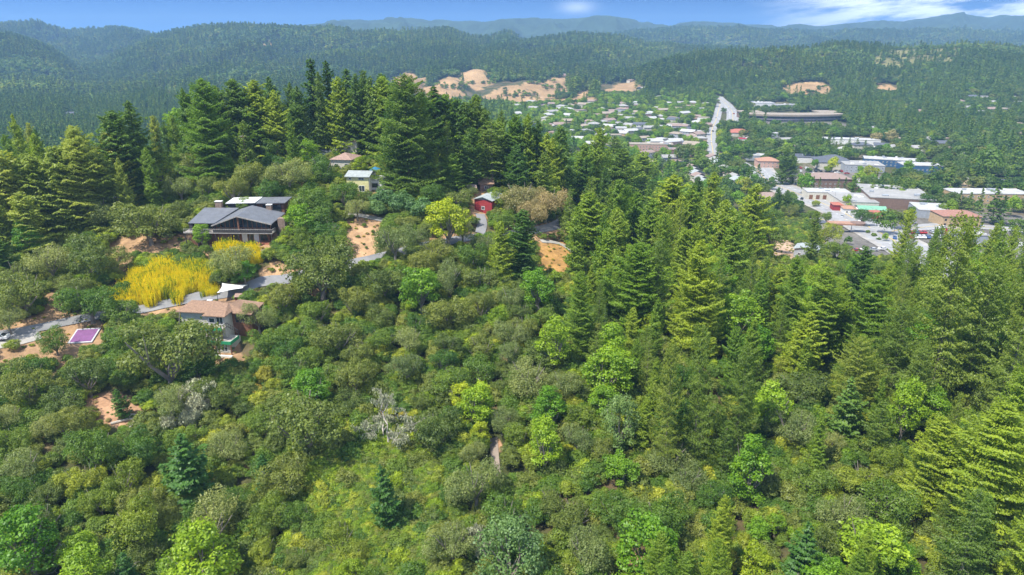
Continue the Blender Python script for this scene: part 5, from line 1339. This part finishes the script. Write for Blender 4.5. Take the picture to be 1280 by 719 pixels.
for i, (px_, py_, L, a, lb) in enumerate(((160, 527, 6, .4, 'fallen grey trunk across the reddish bare patch'), (170, 532, 5, 1.3, 'short fallen log lying against the longer fallen trunk'), (172, 522, 7, -.3, 'long fallen trunk at the back of the reddish bare patch'), (190, 500, 4, .2, 'pale boulder-like log under the bushes'))):
    x, y, z = hit(px_, py_); b = MB(); b.tube([(-L / 2, 0, .25), (0, .2, .4), (L / 2, 0, .3)], [.3, .26, .14], 8); b.tube([(0, .2, .4), (.8, 1.0, 1.0)], [.12, .04], 5)
    o = b.build('fallen_log', DEADW); o.location = (x, y, z); o.rotation_euler = (0, 0, a); tag(o, lb, 'log', 'fallen logs')
def pole(px, yb, yt, label):
    x, y, z = hit(px, yb); h_ = float(ratio(yt)) * y - z
    t = tag(empty('utility_pole', (x, y, z)), label, 'utility pole', 'utility poles on the ridge')
    MB().tube([(0, 0, -1), (0, 0, h_)], [.17, .11], 8).build('pole', BARK, t); MB().box(-1.1, 1.1, -.08, .08, h_ - .9, h_ - .72).build('crossarm', BARK, t)
    for a in (-.9, -.4, .4, .9):
        c = MB().tube([(a, 0, h_ - .72), (a, 0, h_ - .45)], [.07, .05], 6).build('insulator', WT, t)
    return Vector((x, y, z + h_ - .45))
A = pole(312, 232, 168, 'wooden utility pole standing among the redwoods behind the dark house'); B_ = pole(154, 285, 244, 'wooden utility pole beside the grey oak left of the dark house')
for s in (-.9, .9):
    pts = [tuple(A.lerp(B_, i / 12) + Vector((s, 0, -4 * (i / 12) * (1 - i / 12)))) for i in range(13)]
    tag(MB().tube(pts, [.03] * 13, 4).build('power_line', WD), 'thin power line sagging between the two ridge poles, %s wire' % ('left' if s < 0 else 'right'), 'power line', 'power lines')
# ------------------------------------------------------------------ labels that single out each tree and house
ZONES = [((85, 240), 'in the redwood stand at the far left'), ((180, 180), 'on the wooded crest left of the tall grove'), ((270, 130), 'in the tall grove behind the dark hilltop house'), ((420, 120), 'in the tall row behind the pink-roofed houses'),
 ((520, 150), 'around the tallest redwood by the yellow house'), ((620, 170), 'on the ridge behind the red house'), ((740, 210), 'on the ridge sloping down towards the town'), ((840, 270), 'on the conifer slope facing the townhouse rows'), ((930, 290), 'on the slope left of the pinkish dirt bank'),
 ((1010, 290), 'between the dirt bank and the main street'), ((60, 330), 'left of the yellow shrubbery'), ((190, 270), 'between the left redwoods and the dark house'), ((290, 325), 'between the yellow shrubbery and the dark house'), ((360, 215), 'directly behind the dark hilltop house'),
 ((415, 250), 'just left of the yellow house'), ((495, 255), 'in front of the tallest redwood'), ((400, 330), 'on the bare slope right of the dark house'), ((130, 380), 'between the driveway and the yellow shrubbery'), ((60, 430), 'beside the purple court'), ((210, 430), 'in front of the brown-roofed stepped house'),
 ((330, 410), 'right of the brown-roofed stepped house'), ((430, 400), 'in the oak wood below the bare slope'), ((540, 330), 'below the curving driveway'), ((570, 400), 'in the oak wood under the red house'), ((670, 255), 'around the big tan tree'), ((640, 320), 'left of the golden slope'),
 ((680, 380), 'below the golden slope'), ((780, 360), 'in the bright conifer stand right of the golden slope'), ((880, 380), 'around the big olive fir at centre right'), ((950, 420), 'by the glowing green broadleaf'), ((1030, 390), 'in the yellowish conifers below the petrol station'), ((1150, 380), 'beside the huge ragged fir at right'),
 ((1250, 360), 'at the right edge under the tan school'), ((60, 500), 'in the scrub oaks below the purple court'), ((170, 510), 'around the fallen timber'), ((60, 580), 'in the oak mass at the left edge'), ((150, 610), 'in the yellowish oak mass, lower left'), ((50, 690), 'in the bottom left corner'), ((170, 690), 'near the bleached dead trees'),
 ((260, 640), 'around the dense silvery oak, lower left'), ((240, 560), 'round the emerald young fir below the house'), ((380, 520), 'beside the biggest round oak'), ((480, 480), 'behind the mossy dead oak'), ((540, 560), 'right of the mossy dead oak'), ((420, 660), 'in the lime vine thicket'), ((610, 500), 'beside the top of the dirt trail'),
 ((600, 610), 'around the lower dirt trail'), ((640, 690), 'by the blue-green pine at the bottom'), ((740, 480), 'under the bright pointed trees'), ((700, 560), 'right of the dirt trail'), ((780, 600), 'in the oaks of the lower centre gully'), ((860, 540), 'at the foot of the big olive fir'), ((740, 690), 'at the bottom right of the pine'),
 ((870, 700), 'in the low golden scrub at the bottom'), ((960, 560), 'in the grey-green oaks of the right gully'), ((1050, 520), 'between the right gully and the huge fir'), ((1080, 610), 'in the lower right oaks'), ((1080, 700), 'at the bright clump on the lower right edge'), ((1200, 560), 'around the lone light redwood, lower right'), ((1230, 680), 'in the bottom right corner'),
 ((700, 200), 'at the near edge of the valley town'), ((780, 200), 'around the salmon apartment block'), ((850, 215), 'beside the left townhouse row'), ((920, 200), 'beside the pale frontage road'), ((960, 190), 'around the red-roofed hall'), ((1000, 215), 'around the shopping car park'), ((1060, 190), 'behind the dark-roofed supermarket'),
 ((1120, 225), 'in front of the long blue building'), ((1120, 190), 'behind the long blue building'), ((1200, 190), 'on the flats right of the blue building'), ((1260, 210), 'behind the tan school, near the edge'), ((1060, 245), 'around the cream strip building'), ((1150, 250), 'around the big warehouse store'), ((1220, 260), 'between the tan school and tan office'),
 ((640, 160), 'on the valley floor under the golden hills'), ((900, 240), 'in front of the townhouse rows'), ((980, 250), 'left of the main street'), ((20, 200), 'on the dark slope beyond the left redwoods'), ((100, 170), 'on the shaded slope behind the left crest'), ((350, 160), 'between the two tall groves')]
ORD = ['first', 'second', 'third', 'fourth', 'fifth', 'sixth', 'seventh', 'eighth', 'ninth', 'tenth', 'eleventh', 'twelfth', 'thirteenth', 'fourteenth', 'fifteenth']
def zone(px, py):
    return min(ZONES, key=lambda z: (z[0][0] - px) ** 2 + ((z[0][1] - py) * 1.3) ** 2)[1]
G = {}
for t in TREES:
    form, lf, nm, cat, adj, noun, _ = KINDS[t['k']]
    t['z'] = zone(t['px'], t['py']); t['adj'] = adj; t['noun'] = noun
    G.setdefault((adj, noun, t['z']), []).append(t)
def number(lst, mk):
    n = len(lst)
    if n == 1: mk(lst[0], ''); return
    if n <= 5:
        for i, t in enumerate(sorted(lst, key=lambda q: q['px'])): mk(t, ORD[i] + ' from left')
        return
    l2 = sorted(lst, key=lambda q: -q['py']); k = -(-n // -(-n // 5)); rows = [l2[i:i + k] for i in range(0, n, k)]
    rn_ = ['front', 'rear'] if len(rows) == 2 else ['front', 'middle', 'rear'] if len(rows) == 3 else ['row ' + ORD[i] for i in range(len(rows))]
    for i, r in enumerate(rows):
        for j, t in enumerate(sorted(r, key=lambda q: q['px'])): mk(t, '%s row, %s from left' % (rn_[i], ORD[j]) if len(rows) < 4 else 'row %d back, %s from left' % (i + 1, ORD[j]))
def mkt(t, s):
    lab = '%s %s %s' % (t['adj'], t['noun'], t['z'])
    if s: lab += ', ' + s
    t['lab'] = lab
for (adj, noun, z), lst in G.items(): number(lst, mkt)
GR = {'oak_tree': 'oaks and live oaks of the wooded slopes', 'redwood_tree': 'redwoods of the ridge and slopes', 'fir_tree': 'firs and young conifers', 'broadleaf_tree': 'bright broadleaf trees', 'shrub': 'shrubs and bushes', 'pine_tree': 'pines'}
for t in TREES:
    nm = KINDS[t['k']][2]; lab = t['lab']
    wds = lab.split()
    if len(wds) > 16: lab = lab.replace('yellow-green ', '').replace('deep ', '').replace(', row', ' row').replace('grey-green ', ''); wds = lab.split()
    if len(wds) > 16: lab = lab.replace('pointed broadleaf tree', 'pointed tree').replace('broadleaf tree', 'broadleaf').replace('yellowish olive', 'yellowish').replace('ragged olive-green', 'ragged').replace('tall bare-trunked dark', 'bare-trunked').replace('young emerald green', 'young emerald'); wds = lab.split()
    if len(wds) > 16: lab = lab.replace(' in the ', ' in ').replace(' at the ', ' at ').replace('small ', ''); wds = lab.split()
    if len(wds) > 16: lab = lab.replace('row, ', 'row ').replace(' from left', ' along'); wds = lab.split()
    if len(wds) > 16: print('LONG', lab)
    tag(t['o'], lab, KINDS[t['k']][3], GR[nm])
HZ = [((660, 96), 'on the hilltop above the golden hills'), ((560, 79), 'on the forested spur behind the golden hills'), ((715, 94), 'right of the large golden hill top'), ((800, 104), 'on the bare knoll above the town'), ((740, 134), 'at the foot of the golden hills'), ((790, 134), 'in the town below the bare knoll'),
      ((700, 155), 'at the near left edge of the town'), ((760, 165), 'in the leafy town centre left'), ((845, 130), 'under the forest edge above the town'), ((850, 160), 'left of the pale frontage road'), ((830, 200), 'around the salmon apartment block'), ((760, 185), 'in the nearest leafy streets'), ((1226, 130), 'in the cluster on the right hillside'),
      ((1275, 125), 'high at the right edge of the hillside'), ((1268, 94), 'alone near the top of the right hill'), ((1140, 135), 'on the wooded hillside under the small golden clearing'), ((1180, 180), 'in the trees behind the blue building'), ((1105, 180), 'behind the long white shed'), ((980, 180), 'between the curved office and the hall'), ((90, 145), 'in the dark forest at far left'),
      ((400, 100), 'in the forest behind the tall grove'), ((330, 60), 'high on the forested central hill'), ((1275, 165), 'low on the right hillside edge')]
G = {}
for q in HOUSES:
    q['z'] = min(HZ, key=lambda z: (z[0][0] - q['px']) ** 2 + ((z[0][1] - q['py']) * 2) ** 2)[1]; G.setdefault((q['adj'], q['z']), []).append(q)
for (adj, z), lst in G.items():
    def mkh(q, s): q['o']['label'] = ('%s house %s' % (adj, z)) + (', ' + s if s else '')
    number(lst, mkh)

# ------------------------------------------------------------------ haze, sky, sun
hb = MB().box(-7200, 7200, -60, 7200, -180, 215); hz = hb.mesh('haze'); ho = link('haze', hz); ho['kind'] = 'stuff'; ho['label'] = 'pale blue haze lying over the far hills'
m = bpy.data.materials.new('haze'); m.use_nodes = True; nt = m.node_tree; nt.nodes.clear(); o_ = N(nt, 'ShaderNodeOutputMaterial'); v = N(nt, 'ShaderNodeVolumePrincipled')
v.inputs['Color'].default_value = (.34, .60, .92, 1); v.inputs['Density'].default_value = HAZE; v.inputs['Anisotropy'].default_value = .0
nt.links.new(v.outputs[0], o_.inputs['Volume']); hz.materials.append(m)

W = bpy.data.worlds.new('World'); S.world = W; W.use_nodes = True; nt = W.node_tree; nt.nodes.clear()
SUN_EL, SUN_AZ = R(58), R(-122)      # azimuth from +Y towards +X: beyond the scene and to the left
sky = N(nt, 'ShaderNodeTexSky', sky_type='NISHITA'); sky.sun_disc = False; sky.sun_elevation = SUN_EL; sky.sun_rotation = SUN_AZ; sky.altitude = 100; sky.air_density = 1.0; sky.dust_density = .3; sky.ozone_density = 2.0
tc = N(nt, 'ShaderNodeTexCoord'); sx = N(nt, 'ShaderNodeSeparateXYZ'); nt.links.new(tc.outputs['Generated'], sx.inputs[0])
def M(op, a, b=None, c=None):
    n = N(nt, 'ShaderNodeMath', operation=op)
    for s_, v_ in zip(n.inputs, (a, b, c)):
        if v_ is None: continue
        if hasattr(v_, 'is_output'): nt.links.new(v_, s_)
        else: s_.default_value = v_
    return n.outputs[0]
# the low sky is deep blue here: look the sky texture up higher than the true elevation
z2 = M('MULTIPLY_ADD', sx.outputs['Z'], SKY_K, SKY_0)
cb = N(nt, 'ShaderNodeCombineXYZ'); nt.links.new(sx.outputs['X'], cb.inputs[0]); nt.links.new(sx.outputs['Y'], cb.inputs[1]); nt.links.new(z2, cb.inputs[2])
nt.links.new(cb.outputs[0], sky.inputs[0])
az = M('DIVIDE', sx.outputs['X'], M('MAXIMUM', sx.outputs['Y'], .05)); el = sx.outputs['Z']
cv = N(nt, 'ShaderNodeCombineXYZ'); nt.links.new(M('MULTIPLY', az, 5), cv.inputs[0]); nt.links.new(M('MULTIPLY_ADD', el, 34, M('MULTIPLY', az, -2.5)), cv.inputs[1])
nz = N(nt, 'ShaderNodeTexNoise'); nz.inputs['Scale'].default_value = 1.5; nz.inputs['Detail'].default_value = 6; nz.inputs['Roughness'].default_value = .62; nt.links.new(cv.outputs[0], nz.inputs[0])
mr = N(nt, 'ShaderNodeMapRange', interpolation_type='SMOOTHSTEP'); nt.links.new(az, mr.inputs[0]); mr.inputs[1].default_value = .30; mr.inputs[2].default_value = .50
m3 = N(nt, 'ShaderNodeMapRange', interpolation_type='SMOOTHSTEP'); nt.links.new(nz.outputs[0], m3.inputs[0]); m3.inputs[1].default_value = .36; m3.inputs[2].default_value = .62
cm = M('MULTIPLY', M('MULTIPLY', mr.outputs[0], m3.outputs[0]), .85)
# one small wisp above the central range
d2 = M('ADD', M('POWER', M('MULTIPLY', M('SUBTRACT', az, .088), 45), 2.0), M('POWER', M('MULTIPLY', M('SUBTRACT', el, .040), 130), 2.0))
wisp = M('MULTIPLY', M('POWER', 2.718, M('MULTIPLY', d2, -1.0)), .35)
cm = M('MAXIMUM', cm, wisp)
mx = N(nt, 'ShaderNodeMix', data_type='RGBA'); nt.links.new(cm, mx.inputs[0]); tn = N(nt, 'ShaderNodeMix', data_type='RGBA', blend_type='MULTIPLY'); tn.inputs[0].default_value = 1; nt.links.new(sky.outputs[0], tn.inputs[6]); tn.inputs[7].default_value = (.44, .93, 1.48, 1); nt.links.new(tn.outputs[2], mx.inputs[6]); mx.inputs[7].default_value = (12.5, 13, 13.5, 1)
bg = N(nt, 'ShaderNodeBackground'); bg.inputs['Strength'].default_value = SKY_S; nt.links.new(mx.outputs[2], bg.inputs[0])
wo = N(nt, 'ShaderNodeOutputWorld'); nt.links.new(bg.outputs[0], wo.inputs[0])
sd = bpy.data.lights.new('sun', 'SUN'); sd.energy = SUN_S; sd.angle = R(.53); sd.color = (1, .95, .84)
so = bpy.data.objects.new('sun', sd); COL.objects.link(so)
d = Vector((math.sin(SUN_AZ) * math.cos(SUN_EL), math.cos(SUN_AZ) * math.cos(SUN_EL), math.sin(SUN_EL)))
so.rotation_euler = (-d).to_track_quat('-Z', 'Y').to_euler(); so.location = (0, 0, 250)
S.view_settings.view_transform = 'Standard'; S.view_settings.look = 'None'; S.view_settings.exposure = EXPO; S.view_settings.gamma = 1
c = S.cycles
S.render.engine = 'CYCLES'
c.max_bounces = 4; c.diffuse_bounces = 2; c.glossy_bounces = 1; c.transmission_bounces = 3; c.transparent_max_bounces = 4; c.volume_bounces = 0
c.use_denoising = True; c.denoiser = 'OPENIMAGEDENOISE'; c.sample_clamp_indirect = 4; c.caustics_reflective = False; c.caustics_refractive = False
c.use_adaptive_sampling = True; c.adaptive_threshold = .02
